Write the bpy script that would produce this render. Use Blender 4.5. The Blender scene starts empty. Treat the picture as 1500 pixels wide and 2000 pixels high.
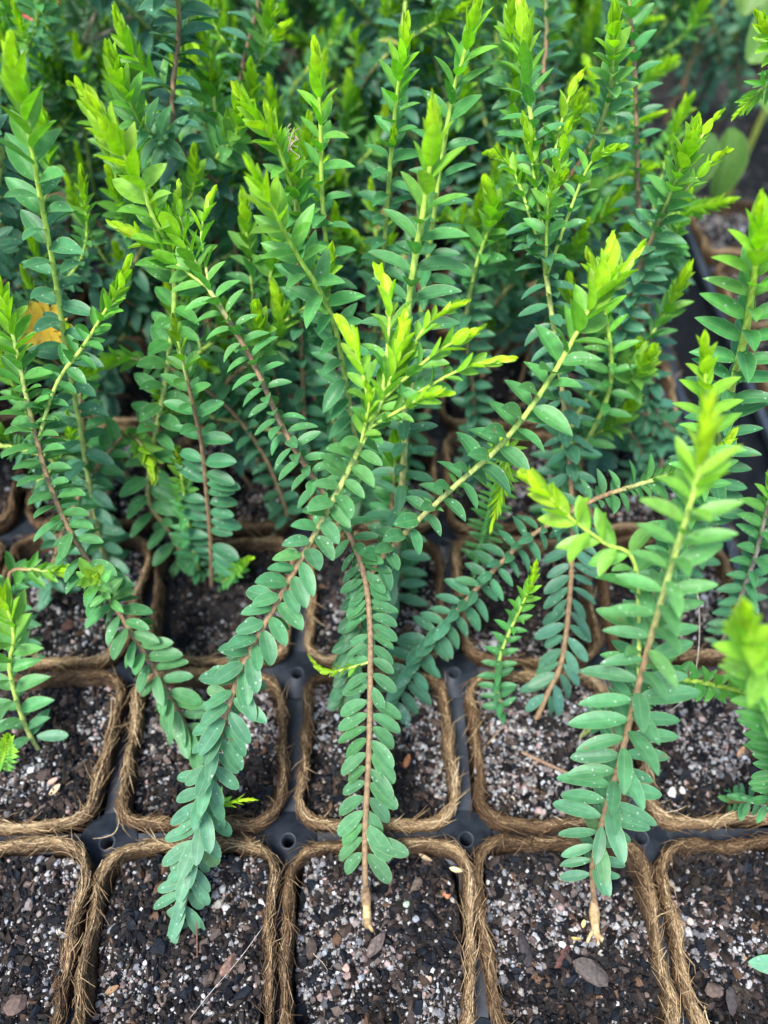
import bpy, math, random
import numpy as np
from mathutils import Matrix, Vector

S = 0.06            # one pot pitch in metres; everything below is laid out in pot pitches
rng = np.random.default_rng(7)
random.seed(7)
sc = bpy.context.scene
COL = sc.collection

# ------------------------------------------------------------------ camera
FPX = 1500.0
CAM = np.array([1.37383643, -1.00320147, 4.45518596])
PITCH, YAW, ROLL = 0.95034908, 0.06037922, 0.05551434

def cam_axes():
    cp, sp, cy, sy = math.cos(PITCH), math.sin(PITCH), math.cos(YAW), math.sin(YAW)
    f = np.array([sy * cp, cy * cp, -sp]); rt = np.array([cy, -sy, 0.0]); up = np.cross(rt, f)
    c, s = math.cos(ROLL), math.sin(ROLL)
    return c * rt + s * up, -s * rt + c * up, f
RT, UP, FW = cam_axes()
cam = bpy.data.cameras.new('camera'); co = bpy.data.objects.new('camera', cam); COL.objects.link(co)
m = Matrix.Identity(4)
for i in range(3):
    m[i][0] = RT[i]; m[i][1] = UP[i]; m[i][2] = -FW[i]; m[i][3] = CAM[i] * S
co.matrix_world = m
cam.sensor_fit = 'VERTICAL'; cam.sensor_height = 36; cam.lens = 27
cam.clip_start = 0.005; cam.clip_end = 50
cam.dof.use_dof = True; cam.dof.focus_distance = 3.75 * S; cam.dof.aperture_fstop = 27 / 3.7
sc.camera = co

# ------------------------------------------------------------------ light
w = bpy.data.worlds.new('World'); sc.world = w; w.use_nodes = True
nt = w.node_tree
sky = nt.nodes.new('ShaderNodeTexSky'); sky.sky_type = 'NISHITA'; sky.sun_disc = False
SUN_EL, SUN_AZ = math.radians(66), math.radians(-135)      # azimuth from +Y towards +X
sky.sun_elevation = SUN_EL; sky.sun_rotation = SUN_AZ
sky.air_density = 1.0; sky.dust_density = 2.0; sky.ozone_density = 1.0
bg = nt.nodes['Background']; bg.inputs[1].default_value = 0.095
nt.links.new(sky.outputs[0], bg.inputs[0])
sl = bpy.data.lights.new('sun', 'SUN'); sl.energy = 1.5; sl.angle = math.radians(20); sl.color = (1.0, 0.985, 0.95)
so = bpy.data.objects.new('sun', sl); COL.objects.link(so)
sd = Vector((math.cos(SUN_EL) * math.sin(SUN_AZ), math.cos(SUN_EL) * math.cos(SUN_AZ), math.sin(SUN_EL)))
so.rotation_euler = sd.to_track_quat('Z', 'Y').to_euler()
sc.view_settings.view_transform = 'Standard'; sc.view_settings.look = 'None'
sc.view_settings.exposure = 1.93; sc.view_settings.gamma = 1.0; sc.view_settings.use_curve_mapping = False
sc.cycles.max_bounces = 7; sc.cycles.diffuse_bounces = 2; sc.cycles.transmission_bounces = 4
sc.cycles.use_denoising = True

# ------------------------------------------------------------------ helpers
def ray(u, v):
    return FW + RT * ((u - 750) / FPX) + UP * ((1000 - v) / FPX)
def at_z(u, v, z):
    return CAM + ray(u, v) * z
def on_plane(u, v, h):
    d = ray(u, v); z = (h - CAM[2]) / d[2]
    return CAM + d * z
def depth(p):
    return float((np.asarray(p) - CAM) @ FW)

def norm(a):
    return a / np.maximum(np.linalg.norm(a, axis=-1, keepdims=True), 1e-9)

class MB:
    """collects vertices, faces, colours and uvs of one mesh"""
    def __init__(s): s.V = []; s.F3 = []; s.F4 = []; s.C = []; s.U = []; s.n = 0
    def add(s, V, F, C=(1, 1, 1), U=None):
        V = np.asarray(V, float).reshape(-1, 3); F = np.asarray(F, np.int64)
        C = np.asarray(C, float)
        if C.ndim == 1: C = np.tile(C, (len(V), 1))
        s.V.append(V); s.C.append(C.reshape(-1, 3)); s.U.append(np.zeros((len(V), 2)) if U is None else np.asarray(U).reshape(-1, 2))
        (s.F3 if F.shape[1] == 3 else s.F4).append(F + s.n); s.n += len(V)
    def build(s, name, mat, parent=None, origin=(0, 0, 0), smooth=True):
        o = np.asarray(origin, float)
        V = (np.concatenate(s.V) - o) * S
        C = np.concatenate(s.C); U = np.concatenate(s.U)
        f3 = np.concatenate(s.F3) if s.F3 else np.zeros((0, 3), int)
        f4 = np.concatenate(s.F4) if s.F4 else np.zeros((0, 4), int)
        me = bpy.data.meshes.new(name)
        me.vertices.add(len(V)); me.vertices.foreach_set('co', V.ravel())
        li = np.concatenate([f3.ravel(), f4.ravel()]).astype(np.int32)
        me.loops.add(len(li)); me.loops.foreach_set('vertex_index', li)
        st = np.concatenate([np.arange(len(f3)) * 3, len(f3) * 3 + np.arange(len(f4)) * 4]).astype(np.int32)
        me.polygons.add(len(st)); me.polygons.foreach_set('loop_start', st)
        me.polygons.foreach_set('use_smooth', np.full(len(st), smooth))
        me.update(calc_edges=True)
        ca = me.color_attributes.new('Col', 'FLOAT_COLOR', 'POINT')
        ca.data.foreach_set('color', np.concatenate([C, np.ones((len(C), 1))], 1).ravel())
        uv = me.uv_layers.new(name='UV'); uv.data.foreach_set('uv', U[li].ravel())
        me.validate()
        me.materials.append(mat)
        ob = bpy.data.objects.new(name, me); COL.objects.link(ob)
        if parent is not None: ob.parent = parent
        else: ob.location = Vector(o * S)
        return ob

def empty(name, p, label, cat, group=None, rz=0):
    o = bpy.data.objects.new(name, None); COL.objects.link(o)
    o.empty_display_size = 0.01; o.location = Vector(np.asarray(p, float) * S); o.rotation_euler.z = rz
    o['label'] = label; o['category'] = cat
    if group: o['group'] = group
    return o
def tag(o, label, cat, group=None):
    o['label'] = label; o['category'] = cat
    if group: o['group'] = group
    return o

def catmull(P, ds):
    P = np.asarray(P, float)
    if len(P) == 2: P = np.array([P[0], P[0] * .5 + P[1] * .5, P[1]])
    E = np.vstack([2 * P[0] - P[1], P, 2 * P[-1] - P[-2]])
    out = []
    for i in range(1, len(E) - 2):
        p0, p1, p2, p3 = E[i - 1], E[i], E[i + 1], E[i + 2]
        t = np.linspace(0, 1, 24, endpoint=False)[:, None]
        out.append(.5 * (2 * p1 + (p2 - p0) * t + (2 * p0 - 5 * p1 + 4 * p2 - p3) * t ** 2 + (3 * p1 - p0 - 3 * p2 + p3) * t ** 3))
    out = np.vstack(out + [P[-1:]])
    L = np.concatenate([[0], np.cumsum(np.linalg.norm(np.diff(out, axis=0), axis=1))])
    n = max(4, int(L[-1] / ds) + 1)
    q = np.linspace(0, L[-1], n)
    return np.stack([np.interp(q, L, out[:, k]) for k in range(3)], 1), q

def frames(P, ref=None):
    T = norm(np.gradient(P, axis=0))
    r = RT if ref is None else ref
    if abs(T[0] @ r) > .85: r = UP
    if ref is None and np.abs(T @ r).max() < .93:
        A = norm(r[None] - T * (T @ r)[:, None]); return T, A, np.cross(A, T)
    A = np.zeros_like(P); a = norm(r - T[0] * (T[0] @ r))
    for i in range(len(P)):
        a = norm(a - T[i] * (T[i] @ a)); A[i] = a
    # keep the frame near the reference so that leaf ranks stay put on a bent stem
    return T, A, np.cross(A, T)

def tube(mb, P, R, C, nseg=7, cap=True):
    P = np.asarray(P, float); n = len(P)
    T, A, B = frames(P)
    th = np.linspace(0, 2 * math.pi, nseg, endpoint=False)
    R = np.broadcast_to(np.asarray(R, float), (n,))
    ring = P[:, None] + R[:, None, None] * (A[:, None] * np.cos(th)[None, :, None] + B[:, None] * np.sin(th)[None, :, None])
    i = np.arange(n - 1)[:, None] * nseg; j = np.arange(nseg)[None]; k = (j + 1) % nseg
    F = np.stack([i + j, i + k, i + nseg + k, i + nseg + j], -1).reshape(-1, 4)
    C = np.asarray(C, float)
    Cv = np.repeat(C, nseg, 0) if C.ndim == 2 else C
    L = np.linspace(0, 1, n)
    U = np.stack(np.broadcast_arrays((j / nseg) * np.ones((n, 1)), L[:, None]), -1).reshape(-1, 2)
    mb.add(ring.reshape(-1, 3), F, Cv, U)
    if cap:
        for idx in (0, n - 1):
            c0 = C[idx] if C.ndim == 2 else C
            V = np.vstack([ring[idx], P[idx:idx + 1]])
            mb.add(V, [[a, (a + 1) % nseg, nseg] for a in range(nseg)], c0)

# ------------------------------------------------------------------ materials
def new_mat(name):
    m = bpy.data.materials.new(name); m.use_nodes = True
    n = m.node_tree.nodes; l = m.node_tree.links
    return m, n, l, n['Principled BSDF'], n['Material Output']
def N(n, t, **k):
    x = n.new(t)
    for a, b in k.items(): setattr(x, a, b)
    return x
def math_n(n, l, op, a, b=None, c=None):
    x = N(n, 'ShaderNodeMath', operation=op)
    for i, q in enumerate((a, b, c)):
        if q is None: continue
        if isinstance(q, (int, float)): x.inputs[i].default_value = q
        else: l.new(q, x.inputs[i])
    return x.outputs[0]
def ramp(n, l, fac, stops):
    r = N(n, 'ShaderNodeValToRGB'); e = r.color_ramp.elements
    while len(e) < len(stops): e.new(.5)
    for q, (p, c) in zip(e, stops): q.position = p; q.color = (*c, 1) if len(c) == 3 else c
    l.new(fac, r.inputs[0]); return r.outputs[0]
def mixc(n, l, fac, a, b, mode='MIX'):
    x = N(n, 'ShaderNodeMix', data_type='RGBA', blend_type=mode)
    if isinstance(fac, (int, float)): x.inputs[0].default_value = fac
    else: l.new(fac, x.inputs[0])
    for i, q in ((6, a), (7, b)):
        if isinstance(q, tuple): x.inputs[i].default_value = (*q, 1)
        else: l.new(q, x.inputs[i])
    return x.outputs[2]

def leaf_material(name, transl, spots=True):
    m, n, l, p, out = new_mat(name)
    col = N(n, 'ShaderNodeVertexColor', layer_name='Col').outputs[0]
    tc = N(n, 'ShaderNodeTexCoord'); ob = tc.outputs['Object']
    uv = N(n, 'ShaderNodeSeparateXYZ'); l.new(tc.outputs['UV'], uv.inputs[0])
    au = math_n(n, l, 'ABSOLUTE', uv.outputs[0])
    # mottling
    no = N(n, 'ShaderNodeTexNoise'); no.inputs['Scale'].default_value = 420; no.inputs['Detail'].default_value = 3; l.new(ob, no.inputs['Vector'])
    v = N(n, 'ShaderNodeMapRange'); l.new(no.outputs[0], v.inputs[0]); v.inputs[1].default_value = .3; v.inputs[2].default_value = .7; v.inputs[3].default_value = .76; v.inputs[4].default_value = 1.2
    c = mixc(n, l, 1.0, col, v.outputs[0], 'MULTIPLY')
    # pale midrib and pale rim
    rib = math_n(n, l, 'LESS_THAN', au, .07)
    pale = mixc(n, l, .5, col, (.45, .55, .22))
    c = mixc(n, l, math_n(n, l, 'MULTIPLY', rib, .35), c, pale)
    # faint side veins
    sv = math_n(n, l, 'SINE', math_n(n, l, 'MULTIPLY', math_n(n, l, 'SUBTRACT', uv.outputs[1], math_n(n, l, 'MULTIPLY', au, .22)), 60.0))
    svm = math_n(n, l, 'MULTIPLY', math_n(n, l, 'GREATER_THAN', sv, .90), .10)
    c = mixc(n, l, svm, c, pale)
    rim = N(n, 'ShaderNodeMapRange'); l.new(au, rim.inputs[0]); rim.inputs[1].default_value = .86; rim.inputs[2].default_value = .97
    c = mixc(n, l, math_n(n, l, 'MULTIPLY', rim.outputs[0], .75), c, pale)
    # underside paler and bluer
    geo = N(n, 'ShaderNodeNewGeometry')
    under = mixc(n, l, .25, c, (.13, .30, .15))
    c = mixc(n, l, geo.outputs['Backfacing'], c, under)
    rough = .44
    if spots:
        vo = N(n, 'ShaderNodeTexVoronoi', feature='F1'); vo.inputs['Scale'].default_value = 780; vo.inputs['Randomness'].default_value = 1
        l.new(ob, vo.inputs['Vector'])
        vs = N(n, 'ShaderNodeSeparateColor'); l.new(vo.outputs['Color'], vs.inputs[0])
        # only some cells carry a dried drop, of differing size
        rad = math_n(n, l, 'MULTIPLY', math_n(n, l, 'MAXIMUM', math_n(n, l, 'SUBTRACT', vs.outputs[0], .66), 0), .95)
        big = N(n, 'ShaderNodeTexNoise'); big.inputs['Scale'].default_value = 60; l.new(ob, big.inputs['Vector'])
        bm_ = math_n(n, l, 'MULTIPLY', rad, math_n(n, l, 'GREATER_THAN', big.outputs[0], .44))
        sp = math_n(n, l, 'MULTIPLY', math_n(n, l, 'LESS_THAN', vo.outputs['Distance'], bm_), .42)
        c = mixc(n, l, sp, c, (.62, .72, .62))
    if spots:
        bl = N(n, 'ShaderNodeTexNoise'); bl.inputs['Scale'].default_value = 170; bl.inputs['Detail'].default_value = 4; l.new(ob, bl.inputs['Vector'])
        bf = N(n, 'ShaderNodeMapRange'); l.new(bl.outputs[0], bf.inputs[0]); bf.inputs[1].default_value = .70; bf.inputs[2].default_value = .74
        c = mixc(n, l, math_n(n, l, 'MULTIPLY', bf.outputs[0], .6), c, (.22, .15, .05))
    l.new(c, p.inputs['Base Color']); p.inputs['Roughness'].default_value = rough
    p.inputs['Specular IOR Level'].default_value = .34
    tr = N(n, 'ShaderNodeBsdfTranslucent')
    tcn = mixc(n, l, 1.0, c, (1.25, 1.35, .45), 'MULTIPLY'); l.new(tcn, tr.inputs[0])
    mx = N(n, 'ShaderNodeMixShader'); mx.inputs[0].default_value = transl
    l.new(p.outputs[0], mx.inputs[1]); l.new(tr.outputs[0], mx.inputs[2]); l.new(mx.outputs[0], out.inputs[0])
    b = N(n, 'ShaderNodeBump'); b.inputs['Strength'].default_value = .25; b.inputs['Distance'].default_value = .0004
    l.new(no.outputs[0], b.inputs['Height']); l.new(b.outputs[0], p.inputs['Normal'])
    return m
M_LEAF = leaf_material('leaf_green', .26)
M_TIP = leaf_material('young_leaf_yellow_green', .38, spots=False)

def stem_material():
    m, n, l, p, out = new_mat('stem_bark')
    col = N(n, 'ShaderNodeVertexColor', layer_name='Col').outputs[0]
    tc = N(n, 'ShaderNodeTexCoord')
    mp = N(n, 'ShaderNodeMapping'); mp.inputs['Scale'].default_value = (900, 900, 260); l.new(tc.outputs['Object'], mp.inputs[0])
    no = N(n, 'ShaderNodeTexNoise'); no.inputs['Scale'].default_value = 1; no.inputs['Detail'].default_value = 4; l.new(mp.outputs[0], no.inputs['Vector'])
    v = N(n, 'ShaderNodeMapRange'); l.new(no.outputs[0], v.inputs[0]); v.inputs[1].default_value = .3; v.inputs[2].default_value = .7; v.inputs[3].default_value = .6; v.inputs[4].default_value = 1.4
    l.new(mixc(n, l, 1.0, col, v.outputs[0], 'MULTIPLY'), p.inputs['Base Color'])
    p.inputs['Roughness'].default_value = .65
    b = N(n, 'ShaderNodeBump'); b.inputs['Strength'].default_value = .6; b.inputs['Distance'].default_value = .0003
    l.new(no.outputs[0], b.inputs['Height']); l.new(b.outputs[0], p.inputs['Normal'])
    return m
M_STEM = stem_material()

def attr_material(name, rough, spec=.4, nscale=1500, lo=.7, hi=1.3, bump=.4, transl=0):
    m, n, l, p, out = new_mat(name)
    col = N(n, 'ShaderNodeVertexColor', layer_name='Col').outputs[0]
    tc = N(n, 'ShaderNodeTexCoord')
    no = N(n, 'ShaderNodeTexNoise'); no.inputs['Scale'].default_value = nscale; no.inputs['Detail'].default_value = 4; l.new(tc.outputs['Object'], no.inputs['Vector'])
    v = N(n, 'ShaderNodeMapRange'); l.new(no.outputs[0], v.inputs[0]); v.inputs[1].default_value = .3; v.inputs[2].default_value = .7; v.inputs[3].default_value = lo; v.inputs[4].default_value = hi
    c = mixc(n, l, 1.0, col, v.outputs[0], 'MULTIPLY')
    l.new(c, p.inputs['Base Color'])
    p.inputs['Roughness'].default_value = rough; p.inputs['Specular IOR Level'].default_value = spec
    if bump:
        b = N(n, 'ShaderNodeBump'); b.inputs['Strength'].default_value = bump; b.inputs['Distance'].default_value = .0004
        l.new(no.outputs[0], b.inputs['Height']); l.new(b.outputs[0], p.inputs['Normal'])
    return m
M_GRIT = attr_material('sand_and_charcoal_grains', .65, .16, 1200, .75, 1.25, .2)
M_SOIL = attr_material('damp_potting_mix', .8, .3, 700, .4, 1.7, 1.0)
M_COIR = attr_material('coir_fibre', .7, .3, 900, .6, 1.35, .5)
M_BARK = attr_material('bark_chip_surface', .75, .3, 800, .55, 1.35, .9)

def tray_material():
    m, n, l, p, out = new_mat('black_plastic')
    tc = N(n, 'ShaderNodeTexCoord')
    no = N(n, 'ShaderNodeTexNoise'); no.inputs['Scale'].default_value = 130; no.inputs['Detail'].default_value = 6; no.inputs['Roughness'].default_value = .7; l.new(tc.outputs['Object'], no.inputs['Vector'])
    c = ramp(n, l, no.outputs[0], [(.35, (.012, .017, .026)), (.62, (.03, .04, .055)), (.8, (.06, .062, .062))])
    l.new(c, p.inputs['Base Color'])
    r = N(n, 'ShaderNodeMapRange'); l.new(no.outputs[0], r.inputs[0]); r.inputs[3].default_value = .3; r.inputs[4].default_value = .65; l.new(r.outputs[0], p.inputs['Roughness'])
    return m
M_TRAY = tray_material()

def ground_material():
    m, n, l, p, out = new_mat('dark_gravel_ground')
    tc = N(n, 'ShaderNodeTexCoord')
    vo = N(n, 'ShaderNodeTexVoronoi'); vo.inputs['Scale'].default_value = 190; l.new(tc.outputs['Object'], vo.inputs['Vector'])
    s = N(n, 'ShaderNodeSeparateColor'); l.new(vo.outputs['Color'], s.inputs[0])
    c = ramp(n, l, s.outputs[0], [(0, (.006, .006, .007)), (.5, (.014, .013, .012)), (.85, (.04, .036, .032)), (1, (.12, .11, .10))])
    l.new(c, p.inputs['Base Color']); p.inputs['Roughness'].default_value = .85
    b = N(n, 'ShaderNodeBump'); b.inputs['Strength'].default_value = 1; b.inputs['Distance'].default_value = .002; b.invert = True
    l.new(vo.outputs['Distance'], b.inputs['Height']); l.new(b.outputs[0], p.inputs['Normal'])
    return m
M_GROUND = ground_material()

# ------------------------------------------------------------------ the setting: ground
g = MB(); q = 40.0
g.add([(-q, -q, -1.02), (q, -q, -1.02), (q, q, -1.02), (-q, q, -1.02)], [[0, 1, 2, 3]])
gr = g.build('ground', M_GROUND); gr['kind'] = 'structure'

# ------------------------------------------------------------------ noise
class SN:
    """smooth random field"""
    def __init__(s, seed, f, n=14):
        r = np.random.default_rng(seed); s.k = norm(r.normal(size=(n, 3))) * f * r.uniform(.5, 1.6, (n, 1)); s.p = r.uniform(0, 6.28, n)
    def __call__(s, P):
        return np.sin(P @ s.k.T + s.p).sum(1) / math.sqrt(len(s.p) / 2)

# ------------------------------------------------------------------ trays
def box(mb, a, b, C=(1, 1, 1)):
    x0, y0, z0 = a; x1, y1, z1 = b
    V = [(x0, y0, z0), (x1, y0, z0), (x1, y1, z0), (x0, y1, z0), (x0, y0, z1), (x1, y0, z1), (x1, y1, z1), (x0, y1, z1)]
    mb.add(V, [[0, 3, 2, 1], [4, 5, 6, 7], [0, 1, 5, 4], [1, 2, 6, 5], [2, 3, 7, 6], [3, 0, 4, 7]], C)

def make_tray(x0, y0, nx, ny, label):
    t = empty('seedling_tray', (x0, y0, -1.0), label, 'tray'); org = (x0, y0, -1.0)
    zt = -.15
    web = MB()
    for i in range(1, nx):
        for j in range(ny):
            box(web, (x0 + i - .052, y0 + j + .10, -.75), (x0 + i + .052, y0 + j + .90, zt))
    for j in range(1, ny):
        for i in range(nx):
            box(web, (x0 + i + .10, y0 + j - .052, -.75), (x0 + i + .90, y0 + j + .052, zt))
    web.build('divider_web', M_TRAY, t, org, smooth=False)
    K = 28
    th = np.linspace(0, 2 * math.pi, K, endpoint=False); cs = np.stack([np.cos(th), np.sin(th)], 1)
    prof = [(.165, -.5), (.165, zt + .002), (.158, zt + .012), (.052, zt + .012), (.045, zt + .03), (.036, zt + .028), (.034, -.5)]
    for i in range(1, nx):
        for j in range(1, ny):
            V = np.concatenate([np.concatenate([np.array([x0 + i, y0 + j]) + cs * r, np.full((K, 1), z)], 1) for r, z in prof])
            F = [[a * K + b, a * K + (b + 1) % K, (a + 1) * K + (b + 1) % K, (a + 1) * K + b] for a in range(len(prof) - 1) for b in range(K)]
            nod = MB(); nod.add(V, F); nod.build('drain_post', M_TRAY, t, org)
    rim = MB(); X1, Y1 = x0 + nx, y0 + ny; w_ = .06
    for a, b in (((x0 - w_, y0 - w_, -.1), (X1 + w_, y0, -.04)), ((x0 - w_, Y1, -.1), (X1 + w_, Y1 + w_, -.04)),
                 ((x0 - w_, y0, -.1), (x0, Y1, -.04)), ((X1, y0, -.1), (X1 + w_, Y1, -.04))):
        box(rim, a, b)
    rim.build('rim', M_TRAY, t, org, smooth=False)
    wl = MB()
    for a, b in (((x0, y0, -1.0), (X1, y0 + .03, -.102)), ((x0, Y1 - .03, -1.0), (X1, Y1, -.102)),
                 ((x0, y0 + .03, -1.0), (x0 + .03, Y1 - .03, -.102)), ((X1 - .03, y0 + .03, -1.0), (X1, Y1 - .03, -.102)),
                 ((x0 + .03, y0 + .03, -1.0), (X1 - .03, Y1 - .03, -.96))):
        box(wl, a, b)
    wl.build('side_wall', M_TRAY, t, org, smooth=False)
    return t

# ------------------------------------------------------------------ pots
HALF, CR = .452, .16
def rsq(t, half=HALF, cr=CR):
    """point and outward normal on a rounded square, t in [0,1)"""
    t = np.asarray(t) % 1.0
    st = 2 * (half - cr); arc = math.pi / 2 * cr; tot = 4 * (st + arc)
    s = t * tot; k = np.minimum((s // (st + arc)).astype(int), 3); s = s - k * (st + arc)
    on = s < st
    ang = np.where(on, 0, (s - st) / cr)
    px = np.where(on, half, (half - cr) + cr * np.cos(ang)); py = np.where(on, s - st / 2, (half - cr) + cr * np.sin(ang))
    nx = np.cos(ang); ny = np.sin(ang)
    c, s2 = np.cos(k * math.pi / 2), np.sin(k * math.pi / 2)
    return np.stack([px * c - py * s2, px * s2 + py * c], -1), np.stack([nx * c - ny * s2, nx * s2 + ny * c], -1)

ICO_V = []
ph = (1 + 5 ** .5) / 2
for a in (-1, 1):
    for b in (-ph, ph): ICO_V += [(0, a, b), (a, b, 0), (b, 0, a)]
ICO_V = norm(np.array(ICO_V, float))
def _hull():
    F = []
    d = np.linalg.norm(ICO_V[:, None] - ICO_V[None], axis=2); e = (d < 1.1) & (d > .1)
    for i in range(12):
        for j in range(i + 1, 12):
            for k in range(j + 1, 12):
                if e[i, j] and e[j, k] and e[i, k]:
                    n_ = np.cross(ICO_V[j] - ICO_V[i], ICO_V[k] - ICO_V[i])
                    F.append((i, j, k) if n_ @ ICO_V[i] > 0 else (i, k, j))
    return np.array(F)
ICO_F = _hull()

def rot_mats(n, r):
    q_ = norm(r.normal(size=(n, 4))); w_, x, y, z = q_.T
    return np.stack([1 - 2 * (y * y + z * z), 2 * (x * y - z * w_), 2 * (x * z + y * w_), 2 * (x * y + z * w_), 1 - 2 * (x * x + z * z), 2 * (y * z - x * w_),
                     2 * (x * z - y * w_), 2 * (y * z + x * w_), 1 - 2 * (x * x + y * y)], -1).reshape(n, 3, 3)

def grains(mb, P, size, aspect, C, r, jit=.18):
    n = len(P)
    V = ICO_V[None] * (1 + r.normal(size=(n, 12, 1)) * jit)
    V = V * (size[:, None] * aspect)[:, None, :]
    V = np.einsum('nij,nkj->nki', rot_mats(n, r), V) + P[:, None]
    F = (ICO_F[None] + (np.arange(n) * 12)[:, None, None]).reshape(-1, 3)
    mb.add(V.reshape(-1, 3), F, np.repeat(C, 12, 0))

LIGHT = np.array([(.58, .58, .57), (.46, .45, .45), (.72, .72, .73), (.36, .30, .28), (.52, .38, .35), (.30, .30, .32), (.42, .45, .50), (.24, .20, .18), (.52, .48, .42)])
DARK = np.array([(.006, .006, .008), (.009, .009, .011), (.016, .013, .012), (.028, .021, .017), (.008, .011, .016), (.013, .010, .009), (.05, .036, .03), (.007, .009, .013)])
SOILZ = -.13

def make_pot(i, j, label, detail, seed, rz=0.0, cx=None, cy=None, top=0.0, group='square coir fibre pots'):
    r = np.random.default_rng(seed)
    cx = i + .5 if cx is None else cx; cy = j + .5 if cy is None else cy
    t = empty('fibre_pot', (cx, cy, -.94), label, 'pot', group, rz)
    def fin(mb, name, mat, smooth=True):
        # local to the pot: origin at its base centre
        return mb.build(name, mat, t, (0, 0, -.94), smooth)
    sc_ = (r.uniform(.99, 1.025, 2) if j == -1 else r.uniform(.935, .975, 2) if j == 0 else r.uniform(.95, 1.0, 2)); ph_ = r.uniform(0, 6.28, 8)
    def warp(p, t_):
        d = .014 * np.sin(2 * math.pi * 2 * t_ + ph_[0]) + .011 * np.sin(2 * math.pi * 3 * t_ + ph_[1]) + .006 * np.sin(2 * math.pi * 9 * t_ + ph_[2])
        return d
    def rimz(t_):
        return top + .018 * np.sin(2 * math.pi * 2 * t_ + ph_[3]) + .010 * np.sin(2 * math.pi * 7 * t_ + ph_[4]) + .006 * np.sin(2 * math.pi * 17 * t_ + ph_[5])
    thick = lambda t_: .0165 + .0035 * np.sin(2 * math.pi * 5 * t_ + ph_[6]) + .004 * np.sin(2 * math.pi * 13 * t_ + ph_[7])
    # wall
    K = 200 if detail > 1 else (110 if detail else 64)
    tt = np.arange(K) / K; p, nn = rsq(tt); p = p * sc_; d = warp(p, tt); th = thick(tt); rz_ = rimz(tt)
    prof = [(1, -.94), (1, -.4), (1, -.16), (1, -.07), (.9, -.025), (.5, -.004), (0, .003), (-.5, -.004), (-.9, -.025), (-1, -.07), (-1, -.14), (-1, -.24)]
    rows = []
    wn = SN(seed + 5, 60)
    for a, z in prof:
        tap = 1 + .22 * min(0, z + .02)
        V = np.concatenate([(p * tap + nn * (d + th * a)[:, None]), (rz_ + z if z > -.5 else np.full(K, z))[:, None]], 1)
        V[:, :2] += nn * (wn(V) * .004)[:, None]; V[:, 2] += wn(V[:, [1, 2, 0]]) * (.004 if z > -.3 else 0)
        rows.append(V)
    V = np.concatenate(rows); nr = len(prof)
    F = [[a * K + b, a * K + (b + 1) % K, (a + 1) * K + (b + 1) % K, (a + 1) * K + b] for a in range(nr - 1) for b in range(K)]
    cn = SN(seed + 9, 25)(V)[:, None]
    C = np.clip(np.array([.085, .052, .028]) * (1 + .35 * cn), .01, 1)
    mb = MB(); mb.add(V, F, C); wall = fin(mb, 'pot_wall', M_COIR)
    # fibres on the wall
    nf = (360, 1500, 3600)[detail]
    mb = MB()
    L = r.uniform(.05, .26, nf) / (8 * HALF * .9); t0 = r.uniform(0, 1, nf)
    k = 5; s = np.linspace(-.5, .5, k)
    tp = t0[:, None] + L[:, None] * s[None]
    q0 = r.normal(0, .75, nf); q0 = np.where(np.abs(q0) > 2.6, q0 * .3, q0)
    slope = r.normal(0, .9, nf) + (r.random(nf) < .12) * r.normal(0, 3, nf)
    qq = q0[:, None] + slope[:, None] * s[None] + .25 * np.sin(s[None] * 5 + r.uniform(0, 6, nf)[:, None])
    aq = np.abs(qq); sg = np.sign(qq)
    ncoef = np.where(aq < .8, qq / .8 * .9, sg * (.9 + .12 * np.minimum(aq - .8, 1)))
    zoff = np.where(aq < .8, -.018 * (aq / .8) ** 2, -.018 - (aq - .8) * .075)
    lift = r.exponential(.0024, nf)[:, None] * (1 + 1.2 * (s[None] * 2) ** 2) + (r.random(nf) < .07)[:, None] * r.uniform(0, .07, nf)[:, None] * (s[None] + .5) ** 2
    pf, nf2 = rsq(tp.ravel()); tpr = tp.ravel() % 1
    pf = pf * sc_
    nd = (warp(pf, tpr) + thick(tpr) * ncoef.ravel() + (lift * np.where(aq > .5, sg, .3 * sg)).ravel())
    zz = rimz(tpr) + zoff.ravel() + (lift * np.where(aq < .9, 1, .25)).ravel() + .003
    P = np.concatenate([pf + nf2 * nd[:, None], zz[:, None]], 1).reshape(nf, k, 3)
    rad = r.uniform(.0014, .0042, nf)[:, None] * np.array([.5, 1, 1.1, .9, .3])[None]
    if detail == 0: rad *= 2.0
    T = norm(np.gradient(P, axis=1)); A = norm(np.cross(T, np.array([.1, .2, 1.0]))); B = np.cross(A, T)
    ring = np.stack([P + rad[..., None] * (A * math.cos(a) + B * math.sin(a)) for a in (0, 2.094, 4.189)], 2)
    b0 = (np.arange(nf) * k * 3)[:, None, None] + (np.arange(k - 1) * 3)[None, :, None] + np.arange(3)[None, None]
    b1 = (np.arange(nf) * k * 3)[:, None, None] + (np.arange(k - 1) * 3)[None, :, None] + np.array([1, 2, 0])[None, None]
    F = np.stack([b0, b1, b1 + 3, b0 + 3], -1).reshape(-1, 4)
    base = np.array([(.075, .042, .02), (.14, .085, .042), (.25, .165, .085), (.42, .30, .16), (.58, .45, .27)])
    # tops golden, sides darker brown; whole stretches of the rim are darker
    dry = np.clip(2.1 - np.abs(q0) * 1.7 + np.sin(2 * math.pi * (t0 + ph_[0])) * .9 + r.normal(0, .9, nf), 0, 4)
    ci = dry.astype(int); fr = (dry - ci)[:, None]
    Cc = base[ci] * (1 - fr) + base[np.minimum(ci + 1, 4)] * fr
    mb.add(ring.reshape(-1, 3), F, np.repeat(Cc, k * 3, 0))
    fb = fin(mb, 'rim_fibres', M_COIR); fb['kind'] = 'stuff'
    # potting mix
    G = (26, 44, 70)[detail]
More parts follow.
